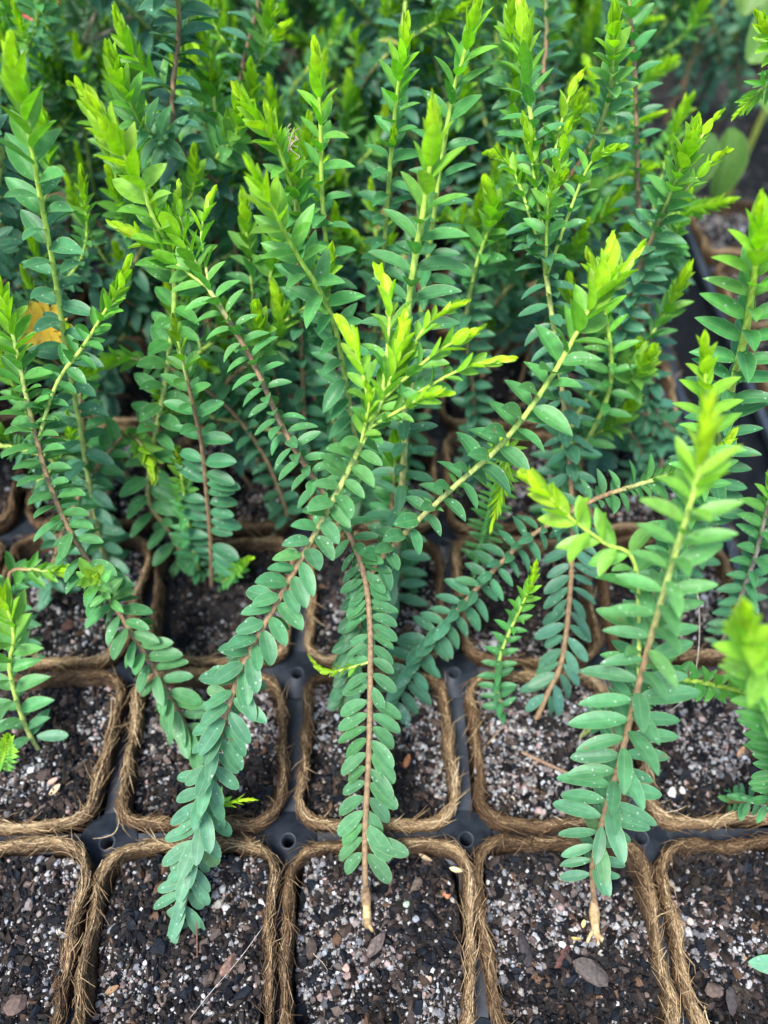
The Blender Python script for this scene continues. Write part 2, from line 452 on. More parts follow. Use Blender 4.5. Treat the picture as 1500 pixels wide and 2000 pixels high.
    fill = r.uniform(-.03, .012) if j != -1 else r.uniform(-.008, .008)
    hn = SN(seed + 20, 7); hn2 = SN(seed + 21, 22)
    def soil_h(xy):
        q3 = np.concatenate([xy, np.zeros((len(xy), 1))], 1)
        e = np.maximum(np.abs(xy[:, 0]), np.abs(xy[:, 1])) / .43
        return SOILZ + fill + .026 * hn(q3) + .008 * hn2(q3) + .02 * np.clip(e - .75, 0, 1)
    g1 = np.linspace(-1, 1, G); gx, gy = np.meshgrid(g1, g1)
    e = .428
    # squircle mapping keeps the sheet inside the rounded wall
    x = gx * np.sqrt(1 - gy ** 2 * .14) * e; y = gy * np.sqrt(1 - gx ** 2 * .14) * e
    xy = np.stack([x.ravel(), y.ravel()], 1); h = soil_h(xy) + r.normal(0, .003, len(xy))
    V = np.concatenate([xy, h[:, None]], 1)
    a = np.arange(G - 1)[:, None] * G + np.arange(G - 1)[None]
    F = np.stack([a, a + 1, a + G + 1, a + G], -1).reshape(-1, 4)
    mb = MB(); mb.add(V, F, np.clip(np.array([.010, .008, .008]) * (1 + .3 * r.normal(size=(len(V), 1))), .004, 1))
    soil = fin(mb, 'potting_mix', M_SOIL)
    ng = (260, 2300, 5200)[detail]; grain_tone = .4 if (i, j) == (0, 1) else 1.0  # pale grains of this one pot are darker
    mb = MB()
    def scatter(n):
        a_ = r.uniform(-1, 1, (n, 2)); xx = a_[:, 0] * np.sqrt(1 - a_[:, 1] ** 2 * .14) * e * .985; yy = a_[:, 1] * np.sqrt(1 - a_[:, 0] ** 2 * .14) * e * .985
        return np.stack([xx, yy], 1)
    den = SN(seed + 30, 9)
    xy = scatter(ng); dn = den(np.concatenate([xy, np.zeros((ng, 1))], 1)); keep = r.random(ng) < np.clip(.46 + r.uniform(-.12, .10) + .46 * dn, .05, 1); xy = xy[keep]; n = len(xy)
    mul = (1.9, 1.15, 1.0)[detail]
    sz = np.clip(r.lognormal(math.log(.0076), .42, n), .003, .023) * mul
    C = LIGHT[r.integers(0, len(LIGHT), n)] * r.uniform(.22, .82, (n, 1)) 
    P = np.concatenate([xy, (soil_h(xy) + sz * r.uniform(-.1, .9, n))[:, None]], 1)
    grains(mb, P, sz, r.uniform(.7, 1.25, (n, 3)), np.clip(C * grain_tone, 0, .85), r)
    n = int(ng * .55); xy = scatter(n)
    sz = np.clip(r.lognormal(math.log(.0105), .55, n), .004, .036) * mul
    C = DARK[r.integers(0, len(DARK), n)] * r.uniform(.6, 1.5, (n, 1))
    P = np.concatenate([xy, (soil_h(xy) + sz * r.uniform(0, .5, n))[:, None]], 1)
    asp = np.stack([r.uniform(.8, 1.7, n), r.uniform(.6, 1, n), r.uniform(.3, .75, n)], 1)
    grains(mb, P, sz, asp, C, r, .24)
    n = (6, 40, 110)[detail]; xy = scatter(n) * .93
    sz = r.uniform(.014, .024, n) * np.where(r.random(n) < .2, 1.6, 1)
    C = np.array([(.07, .055, .048), (.06, .04, .03), (.13, .10, .085), (.02, .018, .018), (.11, .065, .04)])[r.integers(0, 5, n)]
    P = np.concatenate([xy, (soil_h(xy) + sz * .3)[:, None]], 1)
    asp = np.stack([r.uniform(.9, 1.8, n), r.uniform(.5, .9, n), r.uniform(.25, .5, n)], 1)
    grains(mb, P, sz, asp, C, r, .2)
    gg = mb.build('grit', M_GRIT, soil, (0, 0, -.94), smooth=False); gg['kind'] = 'stuff'
    return t

ROWW = ['front row', 'second row', 'third row', 'fourth row', 'fifth row', 'sixth row', 'seventh row', 'eighth row', 'ninth row', 'tenth row', 'eleventh row', 'twelfth row']
COLW = {-4: 'fourth column out leftward', -3: 'third column out leftward', -2: 'second column out leftward', -1: 'left column', 0: 'second column from the left', 1: 'middle column', 2: 'column right of the middle', 3: 'right column'}
SPECIAL = {
 (-1, -1): 'empty-looking coir pot of gritty mix cut off at the bottom left corner',
 (0, -1): 'front row coir pot holding the drooping blue-green stem with a dried leaf stub',
 (1, -1): 'front row coir pot whose bare tan stem base stands clear in the middle',
 (2, -1): 'front row coir pot with a stem on pale exposed roots and dark bark chips',
 (3, -1): 'coir pot at the bottom right corner with a pale leaf at its edge',
 (-1, 0): 'second row coir pot at the left edge with pale dry leaf bits on the mix',
 (0, 0): 'second row coir pot with a low leafy shoot lying across its front rim',
 (1, 0): 'second row coir pot behind the straight two-ranked middle stem',
 (2, 0): 'second row coir pot with a forked brown twig and a pale stone',
 (3, 0): 'second row coir pot at the right edge with whitish stones in its front corner',
 (-1, 1): 'third row coir pot at the left edge behind the long arching stem',
 (0, 1): 'third row coir pot of very dark mix with one bare woody stem foot',
 (1, 1): 'third row coir pot partly hidden behind the two crossing middle stems',
 (2, 1): 'third row coir pot with a thin young green shoot at its centre',
 (3, 1): 'third row coir pot at the right behind the thick pale-leaved stem',
}
make_tray(-5, -2, 9, 13, 'black plastic cell tray with round drain holes holding the main block of coir pots')
make_tray(4.68, 2.2, 3, 4, 'separate black tray across the dark gap on the right')
for j in range(-2, 11):
    for i in range(-2 if j < 2 else -1, 4):
        det = 2 if j <= 0 else (1 if j <= 2 else 0)
        if j == -2: det = 1
        lab = SPECIAL.get((i, j)) or 'brown coir pot in the %s, %s' % (ROWW[j + 1] if j > -2 else 'row before the front one', COLW[i])
        make_pot(i, j, lab, det, 100 + i * 31 + j * 7)
for j in range(2, 11):
    for i in range(-5, -1):
        if i < (-2 if j < 4 else -3 if j < 7 else -4): continue
        make_pot(i, j, 'brown coir pot in the %s, %s' % (ROWW[j + 1], COLW[i]), 0, 900 + i * 13 + j)
for j in range(4):
    for i in range(3):
        make_pot(0, 0, 'coir pot in the right tray, row %s from far end, %s' % (('four', 'three', 'two', 'one')[j], ('by its inner edge', 'in its middle', 'outermost')[i]), 0 if i else 1, 1500 + i * 13 + j, cx=4.68 + i + .5, cy=2.2 + j + .5, group='coir pots in the right tray')

# ------------------------------------------------------------------ plants
def ramp_np(x, xs, cs):
    cs = np.asarray(cs, float)
    return np.stack([np.interp(x, xs, cs[:, k]) for k in range(3)], -1)

def leaf_mesh(mb, O, L, Nn, ln, wd, C, pt, curve, fold, na=8, nw=5, redtip=None):
    n = len(O)
    if n == 0: return
    s = (1 - np.cos(np.linspace(0, math.pi, na))) / 2
    s = s * .92 + .08 * np.linspace(0, 1, na)
    u = np.linspace(-1, 1, nw)
    B = norm(np.cross(Nn, L)); Nn = np.cross(L, B)
    wp = (np.maximum(s, 1e-4)[None] ** .62) * (np.maximum(1 - s, 0)[None] ** (.42 + .6 * pt[:, None]))
    wp = wp / wp.max(1, keepdims=True)
    wp[:, 0] = .16
    W = wp * (wd * ln * .5)[:, None]                       # n,na half widths
    cv = curve[:, None] * s[None] ** 2 * ln[:, None]
    along = s[None] * ln[:, None] * (1 - .25 * np.abs(curve[:, None]) * s[None])
    pos = O[:, None, None] + L[:, None, None] * along[:, :, None, None] + B[:, None, None] * (W[:, :, None] * u[None, None])[..., None]
    pos = pos + Nn[:, None, None] * ((fold[:, None, None] * np.abs(u)[None, None] ** 1.4 * W[:, :, None]) - cv[:, :, None])[..., None]
    i = np.arange(na - 1)[:, None] * nw + np.arange(nw - 1)[None]
    F = np.stack([i, i + 1, i + nw + 1, i + nw], -1).reshape(-1, 4)
    F = (F[None] + (np.arange(n) * na * nw)[:, None, None]).reshape(-1, 4)
    Cv = np.broadcast_to(C[:, None, None], (n, na, nw, 3)).copy()
    if redtip is not None:
        f = (redtip[:, None] * s[None] ** 6)[:, :, None, None]
        Cv = Cv * (1 - f) + np.array([.60, .30, .03]) * f
    U = np.broadcast_to(np.stack(np.broadcast_arrays(u[None], s[:, None]), -1)[None], (n, na, nw, 2))
    mb.add(pos.reshape(-1, 3), F, Cv.reshape(-1, 3), U.reshape(-1, 2))

COLX = [0, .14, .27, .48, 1.0, 2.2, 4]
COLC = [(.48, .76, .010), (.36, .68, .012), (.17, .48, .022), (.050, .28, .035), (.028, .195, .054), (.028, .175, .068), (.050, .215, .100)]
SUNDIR = norm(np.array([-.1, -.5, 1.0]))

def grow(parent, origin, P3, r, leaf=.19, wd=.42, sp=.075, ranks=4, phi=0.0, droop=1.0, green=1.6, tipq=1.0, lmul=None, tint=(1, 1, 1),
         bare=.0, rad=.0148, names=('stem', 'foliage', 'shoot_tip'), near=True, pt=(.25, .8), redtip=0.0, agescale=1.0, upb=.5, stemcol=None, ds=.02, amul=1.0, spf=None, wdf=None):
    """one leafy stem: a tube with bulging nodes, opposite leaves in ranks, a closed bright tip"""
    if ranks == 4: sp = sp * .8
    spf = spf or (lambda f: 1.0)
    P, q = catmull(P3, ds if near else .05)
    cut = min(.09 * leaf / .18, q[-1] * .2); kp = q <= q[-1] - cut; P, q = P[kp], q[kp]
    Ltot = q[-1]
    P = P + SN(int(r.integers(1e6)), 6)(P)[:, None] * .004 * np.array([1, 1, .3])
    T, A, B = frames(P)
    d = Ltot - q
    # stem colour by age
    rr = rad * np.interp(d, [0, .15, .6, 2.5, 4], [.22, .5, .82, 1.0, 1.12])
    sc1 = ramp_np(d, [0, green * .5, green, green * 1.35, green * 2.2], [(.40, .58, .06), (.38, .52, .10), (.34, .38, .12), (.27, .17, .085), (.24, .155, .08)] if stemcol is None else stemcol)
    mb = MB()
    # node positions
    nodes = []; x = Ltot - .01
    while x > bare:
        nodes.append(x); dd = Ltot - x
        x -= sp * spf(x / Ltot) * np.interp(dd, [0, .12, .3, .55], [.34, .60, .80, 1.0]) * r.uniform(.9, 1.1)
    nodes = np.array(nodes)
    if len(nodes):
        nb = np.min(np.abs(q[:, None] - nodes[None]), 1)
        rr = rr * (1 + .22 * np.exp(-(nb / .010) ** 2))
    tube(mb, P, rr, sc1, 8 if near else 5)
    st = mb.build(names[0], M_STEM, parent, origin)
    if not len(nodes): return st, P, q
    dn = Ltot - nodes; m_ = len(nodes)
    Pn = np.stack([np.interp(nodes, q, P[:, k]) for k in range(3)], 1)
    Tn = norm(np.stack([np.interp(nodes, q, T[:, k]) for k in range(3)], 1)); An = np.stack([np.interp(nodes, q, A[:, k]) for k in range(3)], 1)
    An = norm(An - Tn * (An * Tn).sum(1, keepdims=True)); Bn = np.cross(An, Tn)
    rk = ranks(nodes) if callable(ranks) else (np.ones(m_) if ranks == 4 else np.clip(1 - (dn - .3) / .5, .12, 1))
    ang0 = (phi(nodes / Ltot) if callable(phi) else phi) + (np.arange(m_) % 2) * (math.pi / 2) * rk + r.normal(0, .13, m_)
    rn = np.interp(nodes, q, rr)
    out = {k: [] for k in 'OLNlwcpvfdr'}
    for side in (0, 1):
        an = ang0 + side * math.pi + r.normal(0, .08, m_)
        a = np.radians(np.interp(dn, [0, .07, .18, .36, .8, 1.8, 3.0, 4.5], [7, 15, 31, 50, 66, 84, 100, 112]) * amul)
        a = a * np.where(dn > .5, droop, 1) + r.normal(0, .16, m_) * np.clip(dn * 3, .3, 1)
        R_ = An * np.cos(an)[:, None] + Bn * np.sin(an)[:, None]
        L = norm(Tn * np.cos(a)[:, None] + R_ * np.sin(a)[:, None])
        up = Tn * (1 - upb) + SUNDIR * (upb * np.clip(dn * 2, 0, 1))[:, None] * 1.2 + r.normal(0, .10, (m_, 3))
        up = up - R_ * (np.clip(.5 - dn, 0, 1) * 1.5)[:, None]        # bud leaves cup inwards
        Nn = up - L * (up * L).sum(1, keepdims=True)
        ll = leaf * np.interp(dn, [0, .06, .2, .45], [.50, .68, .90, 1.0]) * r.uniform(.80, 1.12, m_)
        if lmul is not None: ll = ll * np.interp(nodes / Ltot, *lmul)
        c = ramp_np(dn / agescale, COLX, COLC) * np.asarray(tint) ** np.clip(dn * 1.5, 0, 1)[:, None]
        c = c * r.uniform(.82, 1.2, (m_, 1)) * (1 + r.normal(0, .05, (m_, 3)))
        yl = (r.random(m_) < .012) & (dn > 1) & (not near); c[yl] = np.array([.34, .34, .05])
        br = (r.random(m_) < .03) & (dn > .8); c[br] *= np.array([1.7, 1.1, .9])
        if tipq < 1: c = c * (1 - np.clip(1 - dn / .6, 0, 1)[:, None] * (1 - tipq))
        out['O'].append(Pn + R_ * (rn * .7)[:, None]); out['L'].append(L); out['N'].append(norm(Nn)); out['l'].append(ll)
        out['w'].append(wd * r.uniform(.88, 1.12, m_) * np.interp(dn, [0, .15, .4, .8], [1.15, 1.12, 1.05, 1])); out['c'].append(np.clip(c, .004, .8))
        out['p'].append(np.interp(dn, [0, .5, 2, 3.5], [pt[1], pt[1], pt[0] * .6 + pt[1] * .4, pt[0]])); out['v'].append(np.interp(dn, [0, .3, .7, 2], [-.16, .05, .22, .16]) + r.normal(0, .06, m_))
        out['f'].append(np.interp(dn, [0, .5, 3], [.55, .45, .22]) + r.normal(0, .06, m_)); out['d'].append(dn); out['r'].append(redtip * np.clip(1 - dn / .35, 0, 1))
    o = {k: np.concatenate(v) for k, v in out.items()}
    if wdf: o['w'] = o['w'] * np.tile(wdf(nodes / Ltot), 2)
    keep = (r.random(len(o['d'])) > .035) | (o['d'] < .8)
    tipm = o['d'] < .38
    na, nw = (9, 5) if near else (6, 3)
    for nm, mask, mt in ((names[1], ~tipm & keep, M_LEAF), (names[2], tipm, M_TIP)):
        if nm is None or not mask.any(): continue
        mb = MB()
        leaf_mesh(mb, o['O'][mask], o['L'][mask], o['N'][mask], o['l'][mask], o['w'][mask], o['c'][mask], o['p'][mask], o['v'][mask], o['f'][mask], na, nw, o['r'][mask])
        mb.build(nm, mt, parent if names[0] == 'stem' else st, origin if names[0] == 'stem' else origin)
    return st, P, q

def px_path(pts, z0, z1, soil=True):
    """picture trace -> real 3D path: depth runs evenly in 1/z between its two ends"""
    pts = [tuple(p) for p in pts]
    uv = np.array([p[:2] for p in pts], float)
    s = np.concatenate([[0], np.cumsum(np.linalg.norm(np.diff(uv, axis=0), axis=1))]); s /= s[-1]
    if z0 is None: z0 = depth(on_plane(*uv[0], SOILZ - .01))
    iz = 1 / z0 + (1 / z1 - 1 / z0) * s
    kz = [(s[i], 1 / p[2]) for i, p in enumerate(pts) if len(p) > 2]
    if kz:
        kk = sorted([(0, 1 / z0)] + kz + [(1, 1 / z1)]); iz = np.interp(s, [k[0] for k in kk], [k[1] for k in kk])
    return np.array([at_z(u, v, 1 / i) for (u, v), i in zip(uv, iz)])

def plant(label, pts, z1, z0=None, group=None, shoots=(), seed=1, roots=(), **kw):
    r = np.random.default_rng(seed)
    P3 = px_path(pts, z0, z1)
    # a base that starts above the mix is carried down to it
    if P3[0][2] > SOILZ + .15:
        dirn = norm(P3[0] - P3[min(2, len(P3) - 1)]); h = P3[0][2] - SOILZ
        foot = P3[0] + np.array([dirn[0], dirn[1], 0]) * min(.5, h * .25); foot[2] = SOILZ - .01
        foot = snap_to_pot(foot)
        P3 = np.vstack([foot, (foot + P3[0]) / 2 + np.array([0, 0, .02]), P3])
    base = P3[0].copy()
    t = empty('young_plant', base, label, 'plant', group)
    st, P, q = grow(t, base, P3, r, **kw)
    for path, rd in roots:
        Q, _ = catmull(np.array([on_plane(u, v, SOILZ + h) for u, v, h in path]), .01)
        mb = MB(); L_ = np.linspace(0, 1, len(Q)); ww = SN(int(r.integers(1e6)), 45)(Q)
        tube(mb, Q, rd * np.interp(L_, [0, .3, .8, 1], [.8, 1.05, .9, .5]) * (1 + .13 * ww), ramp_np(L_, [0, .18, .3, .7, .88, 1], [(.30, .19, .10), (.34, .22, .11), (.56, .39, .18), (.60, .42, .20), (.30, .18, .08), (.06, .04, .025)]) * (1 - .3 * (ww[:, None] > .6)), 9)
        mb.build('root', M_STEM, t, base)
    for sh in shoots:
        sh = dict(sh); f = sh.pop('f'); tip = sh.pop('tip'); zt = sh.pop('z'); mid = sh.pop('mid', [])
        p0 = P[int(np.clip(f, 0, 1) * (len(P) - 1))]
        iz0, iz1 = 1 / depth(p0), 1 / zt; n = len(mid) + 1
        pts3 = [p0] + [at_z(mm[0], mm[1], 1 / (iz0 + (iz1 - iz0) * (k + 1) / n)) for k, mm in enumerate(mid)] + [at_z(*tip, zt)]
        kk = dict(kw); kk.update(dict(lmul=None, bare=0.04, spf=None, wdf=None, droop=1.0)); kk.update(sh)
        if 'rad' not in sh: kk['rad'] = .011
        if 'leaf' not in sh: kk['leaf'] = .14
        if 'ranks' not in sh: kk['ranks'] = 4
        if 'sp' not in sh: kk['sp'] = .105
        if 'wd' not in sh: kk['wd'] = .42
        if 'phi' not in sh: kk['phi'] = .6
        kk['names'] = ('side_shoot', 'foliage', 'shoot_tip')
        grow(t, base, np.array(pts3), r, **kk)
    return t

def snap_to_pot(p):
    """keep a foot inside a pot instead of in a wall"""
    q_ = p.copy()
    if -1 < p[0] < 4:
        for k in (0, 1):
            c = math.floor(p[k]) + .5; q_[k] = c + np.clip(p[k] - c, -.3, .3)
    return q_

# ------------------------------------------------------------------ the stems that can be told apart
BLUE = (2.6, 1.34, 1.9); FRESH = (2.2, 1.34, 1.3); DEEP = (.72, .78, 1.0)

plant('straight middle seedling with a bare tan foot and flat two-ranked leaves, arching left', 
      [(717, 1806), (712, 1700), (712, 1600), (716, 1500), (721, 1350), (723, 1220), (712, 1120), (682, 1040), (618, 940), (560, 850), (490, 705), (405, 560), (375, 508), (330, 440), (276, 355)], 3.75,
      leaf=.205, wd=.41, sp=.076, spf=lambda f: np.interp(f, [0, .36, .44, 1], [1, 1, .50, .58]), ranks=lambda x: np.clip((x - 1.85) / .3, .14, 1), phi=0.05, green=.55, bare=.36, droop=1.27, tint=FRESH, seed=11,
      lmul=([0, .25, .42, .6, .8, 1], [1.08, .98, .68, .76, .80, .85]), pt=(.15, .55), upb=.5, roots=[([(714, 1738, .19), (716, 1765, .12), (717, 1790, .05), (719, 1816, -.05)], .0225), ([(717, 1798, .03), (724, 1812, .005), (730, 1822, -.02)], .010)],
      shoots=[dict(f=.885, tip=(205, 428), mid=[(300, 480)], z=3.8, leaf=.15, green=.9),
              dict(f=.90, tip=(352, 345), mid=[(352, 420)], z=3.9, leaf=.12),
              dict(f=.885, tip=(425, 352), mid=[(392, 450)], z=3.9, leaf=.14),
              dict(f=.36, tip=(592, 1276), mid=[(640, 1312)], z=4.05, leaf=.07, sp=.05, tipq=.6, phi=0.2)])
plant('long arching stem rising right from the middle crossing, broad upper leaves and twin lime tips',
      [(728, 1118), (760, 1075), (800, 1032), (850, 985), (905, 935), (960, 888), (1015, 825), (1065, 755), (1110, 680), (1152, 600), (1185, 530), (1212, 462)], 3.3, z0=3.95,
      leaf=.175, wd=.42, sp=.078, wdf=lambda f: np.interp(f, [0, .4, .7], [1.25, 1.2, 1]), spf=lambda f: np.interp(f, [0, .4, .6, 1], [.55, .6, .95, 1]), droop=1.2, phi=.75, green=1.35, tint=(1.6, 1.1, 1.2), seed=12, lmul=([0, .3, .5, .7, .9, 1], [.72, .82, .88, 1.15, 1.25, 1.1]), redtip=0.18,
      shoots=[dict(f=.93, tip=(1272, 462), z=3.35, leaf=.15), dict(f=.96, tip=(1200, 440), z=3.5, leaf=.13),
              dict(f=.50, tip=(948, 828), mid=[(975, 862)], z=3.75, leaf=.07, redtip=0.27)])
plant('thick stem sweeping up from above the dried stub to a cluster of lime shoots',
      [(338, 1838), (360, 1745), (384, 1640), (408, 1530), (436, 1420), (480, 1290), (545, 1170), (605, 1060), (665, 950), (728, 825), (762, 745), (782, 680), (794, 585)], 3.35,
      leaf=.20, wd=.345, sp=.047, wdf=lambda f: np.interp(f, [0, .35, .5, 1], [.95, 1, 1.28, 1.2]), phi=lambda f: np.interp(f, [.34, .46], [0, .78]), green=.9, bare=.05, droop=1.38, tint=BLUE, seed=13, lmul=([0, .15, .45, .7, 1], [.95, 1.0, .95, .85, .85]), pt=(.15, .5), upb=.6,
      shoots=[dict(f=.90, tip=(960, 628), mid=[(850, 690)], z=3.3, leaf=.14, agescale=.8, green=1.5, redtip=0.23),
              dict(f=.885, tip=(925, 580), mid=[(830, 640)], z=3.5, leaf=.12, green=1.5),
              dict(f=.86, tip=(905, 765), mid=[(830, 775)], z=3.2, leaf=.125, agescale=.8, green=1.3),
              dict(f=.87, tip=(1018, 698), mid=[(900, 722)], z=3.35, leaf=.12, agescale=.8, green=1.6),
              dict(f=.87, tip=(648, 598), mid=[(700, 690)], z=3.4, leaf=.17, green=1.3),
              dict(f=.83, tip=(708, 735), mid=[(722, 780)], z=3.2, leaf=.10),
              dict(f=.90, tip=(725, 505), mid=[(760, 600)], z=3.6, leaf=.17, green=1.3)])
plant('tall central stem with large smooth paired leaves on a thick pale green stalk',
      [(772, 1120), (782, 1000), (790, 880), (788, 760), (795, 650), (803, 560), (815, 480), (830, 385), (841, 285), (842, 165)], 3.1, z0=4.9,
      leaf=.235, wd=.34, sp=.094, agescale=1.1, phi=0.2, ranks=4, green=1.7, droop=.95, tint=(1.5, 1, 1.6), seed=14, redtip=0.16, lmul=([0, .3, .6, .85, 1], [.9, .8, 1.0, 1.0, .9]), rad=.019, pt=(.2, .6), upb=.4)
plant('heavy stem with large blue-green leaves rising from exposed roots to a blurred yellow tip',
      [(1166, 1800), (1158, 1700), (1180, 1600), (1212, 1490), (1238, 1380), (1262, 1280), (1290, 1180), (1316, 1090), (1345, 1000), (1370, 900), (1395, 735)], 2.55, 
      leaf=.235, wd=.30, sp=.070, agescale=1.15, phi=0.0, green=.8, bare=.36, droop=1.08, tint=BLUE, seed=15, lmul=([0, .12, .3, .5, .8, 1], [.5, .62, .98, 1.08, .85, .8]), pt=(.1, .6), redtip=0.18, upb=.42,
      roots=[([(1160, 1755, .16), (1161, 1788, .10), (1163, 1812, .05), (1170, 1842, .0)], .024), ([(1163, 1808, .06), (1152, 1828, .03), (1143, 1850, .0)], .009), ([(1166, 1822, .04), (1180, 1840, .02), (1182, 1862, -.01)], .011), ([(1168, 1830, .03), (1168, 1850, .01), (1163, 1870, -.01)], .008)],
      shoots=[dict(f=.58, agescale=1.3, tip=(1000, 905), mid=[(1240, 1110), (1180, 1062), (1120, 1018), (1070, 970)], z=3.0, leaf=.17, green=1.5, redtip=0.05)])
plant('slender woody stem with flat two-ranked leaves rising behind the forked twig',
      [(1040, 1420), (1072, 1350), (1098, 1290), (1112, 1180), (1118, 1060), (1112, 920), (1098, 760), (1082, 640), (1068, 530), (1052, 420), (1042, 300), (1026, 140), (1018, -20)], 3.9, 
      leaf=.20, wd=.38, sp=.078, spf=lambda f: np.interp(f, [0, .35, .45, 1], [1, 1, .65, .7]), droop=1.25, ranks=lambda x: np.where(x < 1.6, .15, 1), phi=0.1, green=1.7, bare=.18, tint=(1.4, 1.02, 1.7), seed=16, lmul=([0, .3, .6, 1], [1.05, .9, .85, 1]),
      shoots=[dict(f=.72, tip=(1120, 222), mid=[(1098, 290)], z=3.8, leaf=.14, green=1.4), dict(f=.68, tip=(1232, 280), mid=[(1150, 325)], z=3.6, leaf=.12, green=1.6),
              dict(f=.68, tip=(1108, 335), mid=[(1075, 385)], z=3.5, leaf=.15), dict(f=.70, tip=(1018, 205), mid=[(1035, 300)], z=3.8, leaf=.13),
              dict(f=.69, tip=(935, 290), mid=[(1000, 330)], z=3.8, leaf=.13, green=1.3), dict(f=.74, tip=(1150, 118), mid=[(1100, 220)], z=4.0, leaf=.13, green=1.7)])
plant('thin brown stem leaning right behind the crossing stems, narrow blue-green leaves in pairs',
      [(762, 1385), (800, 1312), (845, 1245), (900, 1185), (960, 1118), (1030, 1052), (1100, 1010), (1170, 972), (1240, 948), (1310, 925), (1400, 880), (1450, 820)], 3.9,
      leaf=.19, wd=.38, sp=.050, droop=1.25, phi=.4, green=.5, bare=.05, tint=(1.4, 1, 1.7), seed=17, lmul=([0, .4, .6, 1], [1.1, .95, .7, .8]))
plant('long stem arching up to the left edge with a small pale rosette on its side',
      [(395, 1475), (345, 1385), (290, 1290), (235, 1200), (180, 1110), (130, 1020), (92, 930), (68, 845), (50, 765), (32, 680), (5, 590), (-30, 500)], 3.7,
      leaf=.20, wd=.39, sp=.050, phi=lambda f: np.interp(f, [.2, .35], [0, .5]), green=.6, bare=.03, droop=1.25, tint=(2.4, 1.36, 1.25), seed=18, pt=(.2, .5), lmul=([0, .15, .6, .8, 1], [.9, 1.05, 1.0, .85, .8]), upb=.42,
      shoots=[dict(f=.38, tip=(188, 1128), mid=[(182, 1130)], z=3.45, leaf=.12, tipq=.6), 
              dict(f=.72, tip=(262, 480), mid=[(110, 750), (160, 680), (205, 610), (238, 555)], z=3.5, leaf=.125, sp=.062, green=1.3, tint=(1, 1, .9))])
plant('upper left stem with a thick yellow-green stalk and widely spaced oval leaves',
      [(195, 1060), (180, 960), (160, 850), (135, 720), (115, 600), (96, 500), (78, 400), (62, 300), (42, 190), (18, 50)], 3.1, z0=5.0,
      leaf=.20, wd=.42, sp=.095, phi=.45, green=2.6, tint=(1.5, 1, 1.6), seed=19, lmul=([0, .5, 1], [.85, 1, 1.1]), redtip=0.09)
plant('stem at the upper left leaning left, red-edged lime tip above smooth apple-green leaves',
      [(290, 960), (320, 760), (340, 600), (330, 490), (300, 430), (276, 360), (246, 310), (215, 262), (165, 160)], 3.3, z0=4.9,
      leaf=.20, wd=.44, sp=.09, phi=.7, green=2.0, tint=(1.4, 1.1, .9), agescale=1.9, seed=20, redtip=0.20,
      shoots=[dict(f=.9, tip=(128, 155), mid=[(165, 190)], z=3.4, leaf=.08)])
plant('rosette-topped dark seedling with a bare woody foot in the very dark third row pot',
      [(412, 1148), (410, 1060), (404, 960), (395, 870), (378, 790), (358, 700), (342, 630), (337, 588)], 3.55, 
      leaf=.19, wd=.42, sp=.085, phi=0.2, ranks=lambda x: np.where(x < 1.3, .2, 1), green=.3, bare=.22, tint=(.8, .85, 1.3), seed=21, tipq=.45, pt=(.1, .4), lmul=([0, .5, .8, 1], [1.1, 1.05, .8, .6]))
plant('short blue-green shoot with a pale tip hanging beside the rosette-topped seedling',
      [(388, 1125), (375, 1060), (362, 980), (352, 920), (345, 862)], 4.3, leaf=.13, wd=.4, sp=.06, phi=0, tint=(1, 1, 1.4), seed=22, tipq=.35)
plant('upper middle stem leaning left with long pointed fresh green leaves and a wide lime crown',
      [(700, 900), (680, 770), (655, 650), (625, 572), (592, 515), (556, 450), (525, 390), (470, 290)], 3.1, z0=4.9,
      leaf=.21, wd=.34, sp=.095, phi=.5, green=2.2, tint=(1.4, 1.08, 1.2), seed=23, agescale=1.2, redtip=0.05, pt=(.5, .8))
plant('stem with a narrow red-rimmed lime tip directly above the wide-crowned middle stem',
      [(640, 760), (625, 600), (600, 480), (572, 380), (540, 290), (505, 245), (450, 150)], 3.45, z0=5.2,
      leaf=.18, wd=.38, sp=.09, phi=.3, green=2.0, agescale=1.5, seed=24, redtip=0.16,
      shoots=[dict(f=.86, tip=(512, 175), z=3.6, leaf=.13)])
plant('upright stem with narrow curling leaves and a tall lime spike at the upper middle',
      [(655, 900), (650, 700), (640, 520), (632, 400), (629, 300), (624, 200), (612, 55)], 3.5, z0=5.4, leaf=.17, wd=.34, sp=.10, phi=.2, green=2.4, seed=25, redtip=0.09, agescale=1.3)
th_ = plant('dark ovate-leaved stem with a stunted tip wrapped in dried threads',
      [(600, 860), (590, 680), (584, 520), (577, 420), (572, 330), (570, 245)], 3.75, z0=5.2, leaf=.15, wd=.46, sp=.07, phi=.2, green=.4, tint=(1.3, 1, 1.7), seed=26)
rt = np.random.default_rng(8); mb = MB(); oc = np.array(th_.location) / S
for k in range(7):
    a0 = rt.uniform(0, 6.28); c0 = at_z(573, 262 + k * 5, 3.72)
    Q = np.array([c0 + (RT * math.cos(a0 + s_ * 2.2) * .022 * (1 + .5 * math.sin(k * 3 + s_ * 2)) + UP * (.04 - s_ * .035 * (1 + .4 * math.sin(k * 2.3))) - FW * math.sin(a0 + s_ * 2.2) * .024) for s_ in np.linspace(0, 2, 7)])
    tube(mb, catmull(Q, .006)[0], .0028, (.34, .29, .18), 5)
mb.build('dried_thread', M_STEM, th_, oc)
plant('stem at the top middle with a lime spike just left of the tallest central tip',
      [(720, 760), (738, 600), (752, 440), (762, 300), (775, 190), (785, 120), (797, 5)], 3.6, z0=5.3, leaf=.17, wd=.38, sp=.08, phi=.5, green=1.7, seed=27,
      shoots=[dict(f=.8, tip=(772, 238), z=3.9, leaf=.12)])
